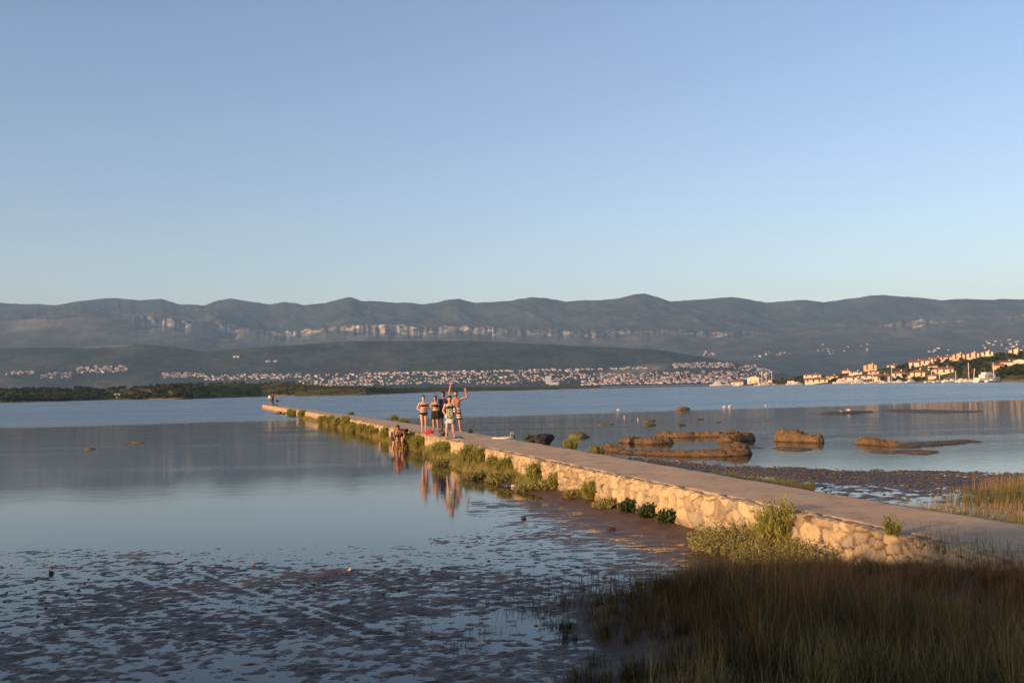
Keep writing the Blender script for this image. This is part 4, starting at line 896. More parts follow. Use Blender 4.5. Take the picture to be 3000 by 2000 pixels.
x, y, z = on_path(1277, 1263)
person(x, y, z, 1.63, -.25, 'woman in black shorts and dark top, hands drawn up at her chest, second from left', SK1, True,
       {-1: ((-.26, .02, 1.16), (-.05, -.19, 1.24), (.7, -.3, .5), (0, 1, 0)), 1: ((.25, .02, 1.15), (.05, -.20, 1.20), (-.7, -.3, .5), (0, 1, 0))},
       hair=M_hair, hair_kind='bun', wear=(('bikini_top', M_black, bikini_top), ('shorts', M_black, 'shorts')))
x, y, z = on_path(1301, 1263)
person(x, y, z, 1.80, -.5, 'man in dark t-shirt and dark shorts, half hidden behind the person with the green bag', SK3, False,
       {-1: ((-.25, .03, 1.13), (-.24, -.09, .88), (0, -.2, -1), (1, 0, 0)), 1: ((.25, .03, 1.13), (.24, -.09, .88), (0, -.2, -1), (-1, 0, 0))},
       hair=M_hair, wear=(('shirt', M_navy, tshirt), ('shorts', M_navy, 'shorts')))
x, y, z = on_path(1337, 1265)
person(x, y, z, 1.84, .1, 'bearded man with both arms raised, in red, white and black striped swim shorts', SK1, False,
       {-1: ((-.245, -.02, 1.66), (-.205, -.06, 1.915), (.08, -.05, 1), (0, -1, 0)), 1: ((.44, -.04, 1.50), (.375, -.10, 1.745), (-.2, -.1, 1), (0, -1, 0))},
       {-1: ((-.13, -.02, .49), (-.15, .03, .085), (-.18, -.13, .03)), 1: ((.13, -.02, .49), (.15, .03, .085), (.19, -.13, .03))},
       hair=M_hair, beard=True, wear=(('swim_shorts', M_stripe, 'trunks'),), curl=.35)
x, y, z = on_path(1319, 1283)
fx_, fy_, fz_ = x, y, z
person(x, y, z, 1.66, .1, 'dark-haired person in front of the group, wearing white shorts and holding a green patterned bag', SK2, True,
       {-1: ((-.25, .04, 1.15), (-.17, -.16, .98), (.5, -.6, .1), (.6, .6, 0)), 1: ((.25, .04, 1.15), (.20, -.14, 1.0), (-.5, -.6, .1), (-.6, .6, 0))},
       {-1: ((-.11, -.04, .49), (-.14, .02, .085), (-.15, -.14, .03)), 1: ((.12, .02, .49), (.16, .10, .085), (.19, -.06, .03))},
       hair=M_hair, hair_kind='long', head_drop=.15, wear=(('bikini_top', M_black, bikini_top), ('shorts', M_wb, 'skirt')))
g = MB(); g.loft([((0, 0, -.19), .10, .06), ((0, 0, -.16), .135, .075), ((0, 0, 0), .14, .08), ((0, 0, .15), .115, .06), ((0, 0, .18), .08, .03)], 0, 18, (1, 0, 0), 2.8)
bg = tag(empty('bag', (fx_ + .03, fy_ - .225, fz_ + 1.0)), 'green patterned bag held in front of the belly by the foremost person', 'bag')
solid(g, 'bag_body', M_green, bg, .012, 2)
g = MB(); pts = [(-.07, 0, .16), (-.06, -.01, .25), (0, -.02, .29), (.06, -.01, .25), (.07, 0, .16)]
for p, q in zip(pts[:-1], pts[1:]): g.cone(p, q, .011, .011, 0, 8)
g.build('strap', M_black, bg)
# two people bending in the shallow water
x, y = gp(1157, 1313)
person(x, y, -.20, 1.62, .9, 'person bent double at the water beside the wall, back towards the left, arms hanging', SK1, False,
       {-1: ((-.17, -.47, .745), (-.12, -.48, .49), (0, -.15, -1), (.3, .9, 0), 1), 1: ((.17, -.47, .745), (.12, -.49, .49), (0, -.15, -1), (-.3, .9, 0), 1)},
       {-1: ((-.10, -.05, .49), (-.11, .05, .085), (-.12, -.10, .03)), 1: ((.10, -.05, .49), (.11, .05, .085), (.12, -.10, .03))},
       bend=1.35, head_drop=-.3, wear=(('shorts', M_navy, 'shorts'),))
x, y = gp(1173, 1314)
person(x, y, -.20, 1.55, -.05, 'dark-haired person stooping in the water with hands on knees, right of the one bent double', SK3, False,
       {-1: ((-.25, -.26, .94), (-.15, -.27, .68), (.1, -.2, -1), (.3, .9, 0), 1), 1: ((.25, -.26, .94), (.15, -.27, .68), (-.1, -.2, -1), (-.3, .9, 0), 1)},
       {-1: ((-.12, -.16, .49), (-.13, .0, .085), (-.14, -.16, .03)), 1: ((.12, -.16, .49), (.13, .0, .085), (.14, -.16, .03))},
       bend=.95, head_drop=-.55, wear=(('briefs', M_black, brief),))
# two people at the far tip
x, y, z = on_path(791, 1185.4)
person(x, y, z, 1.76, .2, 'person in a white shirt at the far tip of the jetty', SK1, False, hair=M_hair, wear=(('shirt', M_white, tshirt), ('shorts', M_grey, 'shorts')), vox=.014)
person(x + .52, y - .3, z, 1.78, -.4, 'person in dark clothes at the far tip, right of the one in white', SK1, False,
       {1: ((.30, -.05, 1.16), (.42, -.22, 1.05), (.6, -.6, 0), (0, 0, 1))}, hair=M_hair, wear=(('shirt', M_black, tshirt), ('trousers', M_black, lambda c: .12 < c.z < 1.0 and abs(c.x) < .2)), vox=.014)
b = MB(); b.loft([((0, 0, 0), .2, .13), ((0, 0, .06), .24, .15), ((0, 0, .28), .22, .14), ((0, 0, .36), .12, .06)], 0, 16, (1, 0, 0), 2.6)
bo = tag(empty('bag', (x + 1.35, y - .6, z + .42)), 'dark bag hanging at the side of the person in dark clothes', 'bag'); solid(b, 'bag_body', M_black, bo, .02, 2)
g = MB(); g.cone((-.12, 0, .3), (-.35, .12, .52), .02, .02, 0, 8); g.cone((.1, 0, .3), (-.35, .12, .52), .02, .02, 0, 8); g.build('strap', M_black, bo)

# things left on the path
M_red, M_towel, M_blue = plain('red_cloth', (.50, .03, .05), .8, .3, 10), plain('cream_towel', (.60, .52, .40), .95, .15, 8), plain('blue_cloth', (.06, .09, .15), .85, .3, 9)
def heap(u, v, secs, mat, label, cat, name, rz=0, extra=None):
    x, y, z = on_path(u, v); r_ = tag(empty(name, (x, y, z + .004), rz), label, cat)
    g = MB(); g.loft(secs, 0, 18, (1, 0, 0), 2.4); o = solid(g, name + '_body', mat, r_, .012, 2)
    n = len(o.data.vertices); co = np.empty(n * 3, np.float32); o.data.vertices.foreach_get('co', co); co = co.reshape(-1, 3)
    co[:, 2] += .022 * fbm(co[:, 0] * 9 + u, co[:, 1] * 9 + co[:, 2] * 5, u, 3) * (co[:, 2] > .03); o.data.vertices.foreach_set('co', co.ravel()); o.data.update()
    if extra: extra(r_)
    return r_
def straps(mat, w=.12, hh=.12):
    def f(r_):
        g = MB(); pts = [(-w, 0, hh), (-w * .7, -.02, hh + .09), (0, -.04, hh + .11), (w * .7, -.02, hh + .09), (w, 0, hh)]
        for p, q in zip(pts[:-1], pts[1:]): g.cone(p, q, .012, .012, 0, 8)
        g.build('handle', mat, r_)
    return f
heap(1257, 1270, [((0, 0, 0), .20, .10), ((0, 0, .05), .21, .11), ((0, 0, .11), .15, .08), ((0, 0, .14), .08, .05)], M_red, 'red cloth bag lying on the path in front of the two women', 'bag', 'bag', .1, straps(M_red, .12, .11))
heap(1290, 1276, [((0, 0, 0), .13, .09), ((0, 0, .05), .14, .1), ((0, 0, .11), .08, .05)], M_grey, 'small grey bag on the path left of the black bag', 'bag', 'bag', .3, straps(M_black, .06, .08))
heap(1303, 1276, [((0, 0, 0), .14, .1), ((0, 0, .06), .16, .11), ((0, 0, .13), .09, .06)], M_black, 'black bag on the path beside the foremost person', 'bag', 'bag', -.2, straps(M_black, .07, .1))
heap(1343, 1283, [((0, 0, 0), .20, .14), ((0, 0, .03), .20, .14), ((0, 0, .06), .12, .08)], M_blue, 'crumpled dark blue cloth on the path right of the foremost person', 'cloth', 'cloth', .4)
heap(1379, 1268, [((0, 0, 0), .09, .08), ((0, 0, .05), .11, .1), ((0, 0, .11), .06, .05)], M_black, 'small black bag alone by the far edge of the path', 'bag', 'bag', 0, straps(M_black, .05, .08))
heap(1473, 1284, [((0, 0, 0), .42, .36), ((0, 0, .03), .42, .36), ((0, 0, .05), .36, .3)], M_towel, 'cream towel spread on the path', 'towel', 'towel', -.3)
heap(1500, 1281, [((0, 0, 0), .12, .09), ((0, 0, .06), .13, .1), ((0, 0, .11), .08, .06)], M_grey, 'grey bag at the right end of the cream towel', 'bag', 'bag', .2, straps(M_white, .07, .08))
def shoe(x, y, z, rz, label):
    r_ = tag(empty('sandal', (x, y, z), rz), label, 'sandal', 'sandals by the foremost person')
    g = MB(); g.loft([((0, -.13, .012), .03, .01), ((0, -.08, .012), .045, .012), ((0, .04, .012), .038, .012), ((0, .12, .012), .032, .011)], 0, 12, (1, 0, 0)); g.build('sole', M_white, r_)
    g = MB(); g.cone((-.042, -.05, .02), (0, -.07, .05), .009, .009, 0, 8); g.cone((0, -.07, .05), (.042, -.05, .02), .009, .009, 0, 8); g.build('strap', M_black, r_)
x, y, z = on_path(1329, 1286); shoe(x + .12, y - .1, z, .4, 'white sandal lying right of the foremost person'); shoe(x + .26, y + .02, z, .7, 'white sandal lying right of the foremost person')

# ------------------------------------------------------------------ houses
def wallm(name, c): return plain(name, c, .9, .10, .35, .1)
WC = {'cream': wallm('cream_render', (.60, .53, .42)), 'peach': wallm('peach_render', (.58, .41, .32)), 'orange': wallm('orange_render', (.57, .39, .22)), 'white': wallm('white_render', (.68, .64, .58)),
      'yellow': wallm('yellow_render', (.60, .53, .36)), 'grey': wallm('grey_render', (.42, .40, .38)), 'pink': wallm('pink_render', (.58, .40, .34))}
t = NT('roof_tiles'); n_ = t.noise(.8, 4, .6, t.coord()); w1 = t.n('TexWave', Scale=2.2, Distortion=.4); t.l(t.coord(), w1.inputs[0])
t.col(t.mix(.3, t.ramp(n_, [(.3, (.20, .065, .035)), (.7, (.34, .13, .07))]), t.ramp(w1.outputs[0], [(.3, (.6, .6, .6)), (.7, (1.1, 1.1, 1.1))]), 'MULTIPLY')); t.set(Roughness=.85); M_roof = t.m
M_pane = plain('window_glass', (.05, .06, .07), .15, .3, 3, .5); M_shut = plain('shutter', (.16, .11, .07), .8, .2, 2)
def house(x, y, z, w, d, h, wall, kind='gable', rz=0, label='', group=None, win=True, cat='house', name='house', floors=2, detail=True, rh=None):
    """walls with gables, an eaved roof, a chimney and framed windows"""
    root = tag(empty(name, (x, y, z - .3), rz), label, cat, group); hw, hd = w / 2, d / 2; rh = rh or .2 * min(w, d) + .4; e = .5
    b = MB()
    if kind == 'gable_front':                       # ridge runs away from the water, gable towards it
        b.add([(-hw, -hd, -1.5), (hw, -hd, -1.5), (hw, hd, -1.5), (-hw, hd, -1.5), (-hw, -hd, h), (hw, -hd, h), (hw, hd, h), (-hw, hd, h), (0, -hd, h + rh), (0, hd, h + rh)],
              [(0, 3, 2, 1), (0, 1, 5, 8, 4), (1, 2, 6, 5), (2, 3, 7, 9, 6), (3, 0, 4, 7), (5, 6, 9, 8), (7, 4, 8, 9)])
        q = MB(); k = rh / hw
        for s_ in (-1, 1):
            P = [(0, -hd - e, h + rh + .06), (s_ * (hw + e), -hd - e, h - e * k + .06), (s_ * (hw + e), hd + e, h - e * k + .06), (0, hd + e, h + rh + .06)]
            q.add(P + [(p[0], p[1], p[2] + .22) for p in P], [(0, 1, 2, 3), (7, 6, 5, 4), (0, 4, 5, 1), (1, 5, 6, 2), (2, 6, 7, 3), (3, 7, 4, 0)])
    elif kind == 'gable':
        b.add([(-hw, -hd, -1.5), (hw, -hd, -1.5), (hw, hd, -1.5), (-hw, hd, -1.5), (-hw, -hd, h), (hw, -hd, h), (hw, hd, h), (-hw, hd, h), (-hw, 0, h + rh), (hw, 0, h + rh)],
              [(0, 3, 2, 1), (0, 1, 5, 4), (1, 2, 6, 9, 5), (2, 3, 7, 6), (3, 0, 4, 8, 7), (4, 5, 9, 8), (6, 7, 8, 9)])
        q = MB(); k = rh / hd
        for s_ in (-1, 1):
            P = [(-hw - e, 0, h + rh + .06), (-hw - e, s_ * (hd + e), h - e * k + .06), (hw + e, s_ * (hd + e), h - e * k + .06), (hw + e, 0, h + rh + .06)]
            q.add(P + [(p[0], p[1], p[2] + .22) for p in P], [(0, 1, 2, 3), (7, 6, 5, 4), (0, 4, 5, 1), (1, 5, 6, 2), (2, 6, 7, 3), (3, 7, 4, 0)])
    elif kind == 'hip':
        b.box(-hw, hw, -hd, hd, -1.5, h); q = MB(); r_ = max(hw - hd, .3)
        q.add([(-hw - e, -hd - e, h + .02), (hw + e, -hd - e, h + .02), (hw + e, hd + e, h + .02), (-hw - e, hd + e, h + .02), (-hw - e, -hd - e, h + .2), (hw + e, -hd - e, h + .2), (hw + e, hd + e, h + .2), (-hw - e, hd + e, h + .2), (-r_, 0, h + rh), (r_, 0, h + rh)],
              [(0, 3, 2, 1), (0, 1, 5, 4), (1, 2, 6, 5), (2, 3, 7, 6), (3, 0, 4, 7), (4, 5, 9, 8), (5, 6, 9), (6, 7, 8, 9), (7, 4, 8)])
    else:
        b.box(-hw, hw, -hd, hd, -1.5, h); q = MB(); q.box(-hw - .2, hw + .2, -hd - .2, hd + .2, h + .01, h + .35)
    b.build('wall', wall, root, False); rf = q.build('roof', M_roof if kind != 'flat' else WC['grey'], root, False)
    if detail:
        c = MB(); c.box(.2 * w - .35, .2 * w + .35, .1, .8, h + .1, h + rh + .8); c.box(.2 * w - .45, .2 * w + .45, 0, .9, h + rh + .8, h + rh + .95); c.build('chimney', WC['white'], rf, False)
    if win:
        nx_ = max(2, int(w / 4.2))
        for fl in range(floors):
            for k in range(nx_):
                cx = -hw + w * (k + .5) / nx_; cz = 1.3 + fl * (h - .6) / floors
                f = MB(); f.box(cx - .62, cx + .62, -hd - .07, -hd - .003, cz - .12, cz + 1.32); fo = f.build('window', M_shut, root, False)
                g = MB(); g.box(cx - .5, cx + .5, -hd - .09, -hd - .072, cz, cz + 1.2); g.build('pane', M_pane, fo, False)
    return root
KZ = 1 / 2.4758
GT = 'houses of the harbour town'
TOWN = [  # x0, x1, top, base in an enlarged view; colour, roof form, label
 (2265, 2348, 152, 192, 'yellow', 'gable_front', 'cream block at the right edge of the picture, highest on the hill', 4), (2165, 2245, 166, 197, 'yellow', 'gable_front', 'cream block second from the right in the hilltop row', 3), (2060, 2135, 170, 206, 'yellow', 'gable_front', 'cream block third from the right in the hilltop row, beside the pink one', 3),
 (1955, 2035, 178, 224, 'peach', 'gable_front', 'pink block between the orange and the cream blocks on the hilltop', 4), (1850, 1930, 186, 234, 'orange', 'gable_front', 'orange block at the left end of the hilltop row of single blocks', 4),
 (1755, 1832, 203, 240, 'pink', 'gable', 'pink terrace block, uppermost of the stepped row', 3), (1690, 1760, 213, 254, 'cream', 'gable', 'cream terrace block, second from the top of the stepped row', 3), (1620, 1700, 226, 268, 'cream', 'gable', 'cream terrace block, third from the top of the stepped row', 3), (1535, 1630, 238, 282, 'cream', 'gable', 'cream terrace block, lowest of the stepped row', 4),
 (1572, 1625, 205, 224, 'white', 'gable', 'white house behind the lowest cream terrace block', 2), (1652, 1690, 198, 215, 'white', 'gable', 'white house behind the middle of the stepped terrace', 2), (1385, 1450, 238, 273, 'orange', 'hip', 'orange house with a red hipped roof, left below the stepped terrace', 2), (1450, 1505, 248, 270, 'orange', 'gable', 'low orange house touching the stepped terrace at its left', 2),
 (1300, 1372, 252, 292, 'pink', 'gable', 'pink house between two orange houses on the slope', 2), (1370, 1440, 266, 290, 'cream', 'gable', 'low cream house under the orange house with hipped roof', 2), (1205, 1292, 262, 310, 'orange', 'gable_front', 'large square orange house standing alone on the slope', 3), (1095, 1158, 274, 302, 'yellow', 'gable', 'yellow house left of the large square orange house', 2),
 (918, 985, 294, 322, 'pink', 'gable', 'pink house at the top of the wooded rise', 2), (1000, 1085, 284, 312, 'white', 'gable', 'white house with sloping roof right of the pink house on the rise', 2), (1040, 1095, 308, 328, 'pink', 'gable', 'low pink house under the white one with sloping roof', 2), (1095, 1185, 318, 340, 'cream', 'hip', 'long red roofed house below the yellow house', 2),
 (768, 888, 334, 362, 'cream', 'gable', 'upper of two long red roofed houses on the waterfront', 2), (780, 940, 366, 402, 'yellow', 'gable', 'lower and longer of two red roofed houses on the waterfront', 2), (928, 1008, 345, 372, 'cream', 'gable', 'cream house at the right end of the two long waterfront houses', 2), (1045, 1152, 346, 388, 'cream', 'hip', 'broad house with tall red hipped roof near the small white shed', 2), (1105, 1135, 362, 384, 'white', 'gable_front', 'small white shed before the broad hipped roof', 1),
 (1158, 1282, 340, 372, 'cream', 'gable', 'long cream house behind the moored motor boats', 2), (1230, 1305, 317, 338, 'pink', 'hip', 'pink house with red roof behind the long cream house', 2), (1282, 1388, 336, 388, 'cream', 'gable', 'big cream gabled house by the tall bare mast', 2), (1410, 1502, 312, 362, 'yellow', 'hip', 'yellow house with a wide red hipped roof, left of its taller neighbour', 2), (1545, 1642, 303, 362, 'yellow', 'hip', 'yellow house with a wide tall red roof, right of its twin', 2), (1498, 1560, 336, 366, 'cream', 'gable', 'narrow cream house between the two yellow houses', 2),
 (1722, 1852, 288, 335, 'yellow', 'gable', 'house with long dark red roof behind the sailing boats', 2), (1668, 1730, 276, 300, 'white', 'gable', 'white house above the long dark red roof', 2), (1690, 1735, 300, 332, 'orange', 'gable_front', 'orange gabled house left of the long dark red roof', 2), (2140, 2210, 262, 298, 'orange', 'gable', 'orange house among trees right of the big white yacht', 2), (2200, 2285, 248, 276, 'cream', 'gable', 'red roofed cream house behind trees near the right edge', 2), (2310, 2380, 228, 262, 'cream', 'gable_front', 'pale gabled house cut by the right edge, in front of the wood', 2),
 (355, 437, 350, 402, 'cream', 'gable_front', 'open gabled boat hall at the left tip of the harbour', 1), (235, 322, 385, 422, 'cream', 'gable', 'low stone building left of the boat hall', 1), (430, 502, 400, 422, 'cream', 'flat', 'low flat quay house by the two left masts', 1), (590, 640, 320, 346, 'white', 'gable', 'white house above the dark trees on the left', 2), (650, 702, 330, 352, 'pink', 'gable', 'pink house among the dark trees on the left', 2), (702, 760, 294, 328, 'white', 'gable', 'white house above the pink one among the trees', 2), (760, 802, 300, 322, 'white', 'gable', 'small white house right of the white one above the trees', 2),
 (395, 470, 288, 312, 'white', 'gable', 'white house above the boat hall', 2), (400, 490, 315, 345, 'pink', 'gable', 'pale pink house just above the boat hall', 2), (840, 905, 316, 336, 'white', 'gable', 'white house just over the upper long waterfront house', 2), (500, 545, 372, 395, 'cream', 'gable', 'small cream house behind the thin masts', 1), (640, 690, 392, 408, 'cream', 'flat', 'tiny pale hut on the shore left of the long houses', 1), (1665, 1720, 345, 372, 'cream', 'gable', 'small cream house behind the left sailing boats', 1)]
for (a0, a1, b0, b1, colr, kind, lab, fl) in TOWN:
    u = 2050 + (a0 + a1) / 2 * KZ; v = 960 + b1 * KZ
    if u > 2995: u = 2990
    x, y, z = hit(u, v, town_z, 480, 1700); m_ = y / 3000 * KZ
    w = (a1 - a0) * m_; ht = (b1 - b0) * m_; d = w * .85 if kind == 'gable_front' else min(w * .7, 11)
    rh = ht * (.22 if kind == 'gable_front' else .38 if kind == 'hip' else .3) if kind != 'flat' else .4
    house(x, y + d / 2, z, w, d, max(ht - rh, 2.2) + .3, WC[colr], kind, -.15 - math.atan2(x, y) * .4, lab, None, w > 8, 'house', 'house', fl, w > 7, rh)
# the far town at the foot of the hills
M_fw, M_fp = plain('far_white_render', (.46, .45, .45), .9, .1, .2, .1), plain('far_pink_render', (.42, .33, .30), .9, .1, .2, .1)
def farbox(w, d, h, rh):
    hw, hd = w / 2, d / 2; e = .6
    V = [(-hw, -hd, -3), (hw, -hd, -3), (hw, hd, -3), (-hw, hd, -3), (-hw, -hd, h), (hw, -hd, h), (hw, hd, h), (-hw, hd, h), (-hw, 0, h + rh), (hw, 0, h + rh)]
    F = [(0, 1, 5, 4), (1, 2, 6, 9, 5), (2, 3, 7, 6), (3, 0, 4, 8, 7)]
    n = len(V); V += [(-hw - e, -hd - e, h - .3), (hw + e, -hd - e, h - .3), (hw + e, 0, h + rh + .25), (-hw - e, 0, h + rh + .25), (hw + e, hd + e, h - .3), (-hw - e, hd + e, h - .3)]
    return V, F, [(n, n + 1, n + 2, n + 3), (n + 3, n + 2, n + 4, n + 5)]
fr = random.Random(11); FARM = []
for wm in (M_fw, M_fw, M_fp):
    for (w, d, h, rh) in ((13, 11, 7, 2.6), (17, 12, 9.5, 3), (24, 13, 10, 3), (11, 10, 6, 2.4)):
        V, F, G = farbox(w, d, h, rh); me = bpy.data.meshes.new('house'); me.from_pydata(V, [], F + G); me.materials.append(wm); me.materials.append(M_roof)
        me.polygons.foreach_set('material_index', [0] * len(F) + [1] * len(G)); FARM.append(me)
CL = [  # u range, v range, count, phrase; listed from the largest in the picture
 (880, 1380, 1092, 1128, 95, 'pale house in the long far shore town, left of the standing group', 0), (1380, 1700, 1090, 1124, 40, 'pale house in the far shore town, right of the standing group', 0), (1700, 2150, 1092, 1124, 130, 'pale house in the densest part of the far shore town', 0), (2150, 2260, 1075, 1112, 22, 'pale house of the far town just behind the boat hall', 0),
 (478, 600, 1092, 1106, 22, 'pale house in the cluster above the low grassy headland', 0), (470, 505, 1130, 1134, 4, 'pale house at the shore left of the grassy headland', 0), (225, 370, 1074, 1092, 30, 'pale house in the upper hamlet at the far left', 0), (20, 100, 1090, 1098, 12, 'pale house in the hamlet nearest the left edge', 0), (110, 210, 1092, 1108, 12, 'pale house in the lower hamlet at the far left', 0), (600, 880, 1098, 1112, 30, 'pale house in the thin line left of the far shore town', 0),
 (1050, 1900, 1086, 1090, 45, 'pale house in the line along the top of the far shore town', 0), (1975, 2150, 1064, 1078, 38, 'pale house in the hamlet on the right shoulder of the near hill', 0), (2180, 2300, 1066, 1074, 12, 'pale house scattered right of the hamlet on the hill shoulder', 0), (2050, 2095, 1036, 1044, 8, 'pale house in the tiny hamlet high on the slope', 1), (2180, 2330, 1028, 1046, 10, 'pale house scattered on the mountain foot above the harbour', 1), (2390, 2560, 1012, 1040, 16, 'pale house scattered on the mountain slope above the orange houses', 1), (2700, 2800, 1016, 1034, 8, 'pale house scattered on the slope over the terrace', 1), (2880, 3000, 998, 1024, 22, 'pale house in the hillside hamlet at the right edge', 1), (685, 700, 1046, 1048, 2, 'lone pale house on the near hill above the town', 0), (780, 812, 1059, 1061, 3, 'pale house of the small row high on the near hill', 0)]
mA = A; mR = R
def mountain_hit(u, v):
    d = ray(u, v); k = int(np.argmin(np.abs(mA - d[0]))); Yc_, Zc_ = mR[:, k, 1], mR[:, k, 2]; g = Zc_ - (H + d[2] * Yc_); i = int(np.argmax(g > 0))
    return float(d[0] * Yc_[i]), float(Yc_[i]), float(Zc_[i])
TOT = 0; REST_V = []; REST_F = []; REST_M = []; nrest = 0; LIM = 300 - len(TOWN) - 2
tot = sum(c[4] for c in CL)
for (u0, u1, v0, v1, cnt, lab, mt) in CL:
    keep = round(cnt * min(1, LIM / tot)) if cnt > 12 else cnt
    for i in range(cnt * (1 if mt else 4)):
        u = fr.uniform(u0, u1); v = v1 - (v1 - v0) * fr.random() ** (1.5 if cnt > 80 else 1); v -= (u - (u0 + u1) / 2) * .0216
        x, y, z = mountain_hit(u, v) if mt else hit(u, v, foothill_z, 3600, 5000, 300)
        me = FARM[fr.randrange(12)]; rz = fr.uniform(-.6, .6); s_ = fr.uniform(.36, .62) * (1.3 if mt else 1.0)
        if i < keep:
            o = link('house', me, None, loc=(x, y, z), rot=(0, 0, rz)); o.scale = (s_,) * 3; tag(o, lab, 'house', lab.replace('pale house', 'pale houses'))
        else:
            c_, sn = math.cos(rz), math.sin(rz)
            V = [(x + s_ * (q.co.x * c_ - q.co.y * sn), y + s_ * (q.co.x * sn + q.co.y * c_), z + s_ * q.co.z) for q in me.vertices]
            wm_ = 1 if me.materials[0] == M_fp else 0
            for p in me.polygons: REST_F.append([k + nrest for k in p.vertices]); REST_M.append(wm_ if p.material_index == 0 else 2)
            REST_V += V; nrest += len(V)
me = bpy.data.meshes.new('distant_houses'); me.from_pydata(REST_V, [], REST_F); me.polygons.foreach_set('material_index', REST_M)
tag(link('distant_houses', me, [M_fw, M_fp, M_roof]), kind='stuff')
x, y, z = hit(1607, 1124, foothill_z, 3600, 5000); house(x, y, z, 20, 16, 30, M_fw, 'flat', .1, 'tall white tower block in the far town', None, False, 'building', 'building', 1, False)
x, y, z = hit(1622, 1126, foothill_z, 3600, 5000); house(x, y - 30, z, 34, 16, 9, M_fw, 'flat', .1, 'low white block at the foot of the far tower', None, False, 'building', 'building', 1, False)
# a church tower in the hamlet
x, y, z = hit(2211, 1072, foothill_z, 3600, 5200)
r_ = tag(empty('church_tower', (x, y, z)), 'pale square tower rising over the hillside hamlet', 'tower'); g = MB(); g.box(-4, 4, -4, 4, -3, 20); g.build('wall', M_fp, r_, False)
g = MB(); g.add([(-4.5, -4.5, 20.02), (4.5, -4.5, 20.02), (4.5, 4.5, 20.02), (-4.5, 4.5, 20.02), (0, 0, 26)], [(0, 3, 2, 1), (0, 1, 4), (1, 2, 4), (2, 3, 4), (3, 0, 4)]); g.build('roof', M_roof, r_, False)
# stone hut and sheds on the left headland
x, y, z = hit(352, 1163, headland_z, 500, 1200); house(x, y, z + .4, 8, 5, 2.4, WC['grey'], 'flat', .2, 'low grey hut on the small point of the left shore', None, False, 'hut', 'hut', 1, False)
for i, (u, lab) in enumerate([(937, 'left of three pale boathouses at the foot of the grassy headland'), (960, 'middle of three pale boathouses at the foot of the grassy headland'), (986, 'right of three pale boathouses at the foot of the grassy headland')]):
    x, y = gp(u, 1157 - (u - 937) * .02); house(x, y + 9, .7, 5.5, 4, 2.6, WC['pink'], 'gable', .1, lab, None, False, 'boathouse', 'boathouse', 1, False, 1.0)

# ------------------------------------------------------------------ trees
def crown_mesh(name, rx, rz_, n, leaf, seed, blobs=9):
    g = np.random.default_rng(seed); c = g.normal(size=(blobs, 3)); c /= np.linalg.norm(c, axis=1, keepdims=True); c *= g.uniform(.25, .62, (blobs, 1)); c[:, 2] *= .9
    r_ = g.uniform(.34, .58, blobs); k = g.integers(0, blobs, n); d = g.normal(size=(n, 3)); d /= np.linalg.norm(d, axis=1, keepdims=True)
    P = c[k] + d * (r_[k] * g.uniform(.55, 1.05, n) ** .5)[:, None]
    P = P * np.array([rx, rx, rz_]); 
    v, f, t_ = leaves(P, d * .8 + g.normal(size=(n, 3)), leaf * g.uniform(.6, 1.4, n), leaf * g.uniform(.5, .9, n), np.clip(.2 + .5 * g.random(blobs)[k] + .3 * (g.random(n) - .4), 0, 1))
    return mesh_np(name, v, f, {'tone': t_}, False)
def trunk_mesh(h, r, top, seed):
    g = random.Random(seed); b = MB(); p = [(0, 0, -.6)]; 
    for k in range(1, 5): p.append((g.uniform(-.06, .06) * h * .2, g.uniform(-.06, .06) * h * .2, h * k / 4))
    b.loft([(q, r * (1 - .5 * i / 4), r * (1 - .5 * i / 4)) for i, q in enumerate(p)], 0, 8)
    for k in range(5):
        a = k * 1.26 + g.uniform(-.3, .3); z0 = h * g.uniform(.65, .98); l = top * g.uniform(.5, .8)
        e_ = (math.cos(a) * l, math.sin(a) * l, z0 + l * g.uniform(.4, .9)); b.cone((0, 0, z0), e_, r * .42, r * .14, 0, 6)
    return b.mesh('trunk')
TREES = []
for k in range(4):
    hh = (7.5, 6.0, 9.0, 5.0)[k]; rx = (3.6, 3.2, 3.4, 2.8)[k]
    TREES.append((crown_mesh('crown', rx, hh * .42, 900, .85, 500 + k), trunk_mesh(hh * .35, .22, rx, 520 + k), hh, rx))
def tree(x, y, z, k, s_, label, group, rz=0):
    cr, tr, hh, rx = TREES[k]; r_ = tag(empty('tree', (x, y, z), rz), label, 'tree', group); r_.scale = (s_,) * 3
    link('trunk', tr, M_bark, r_); c = link('crown', cr, M_tree, r_, loc=(0, 0, hh * .58)); return r_
tr_ = random.Random(4)
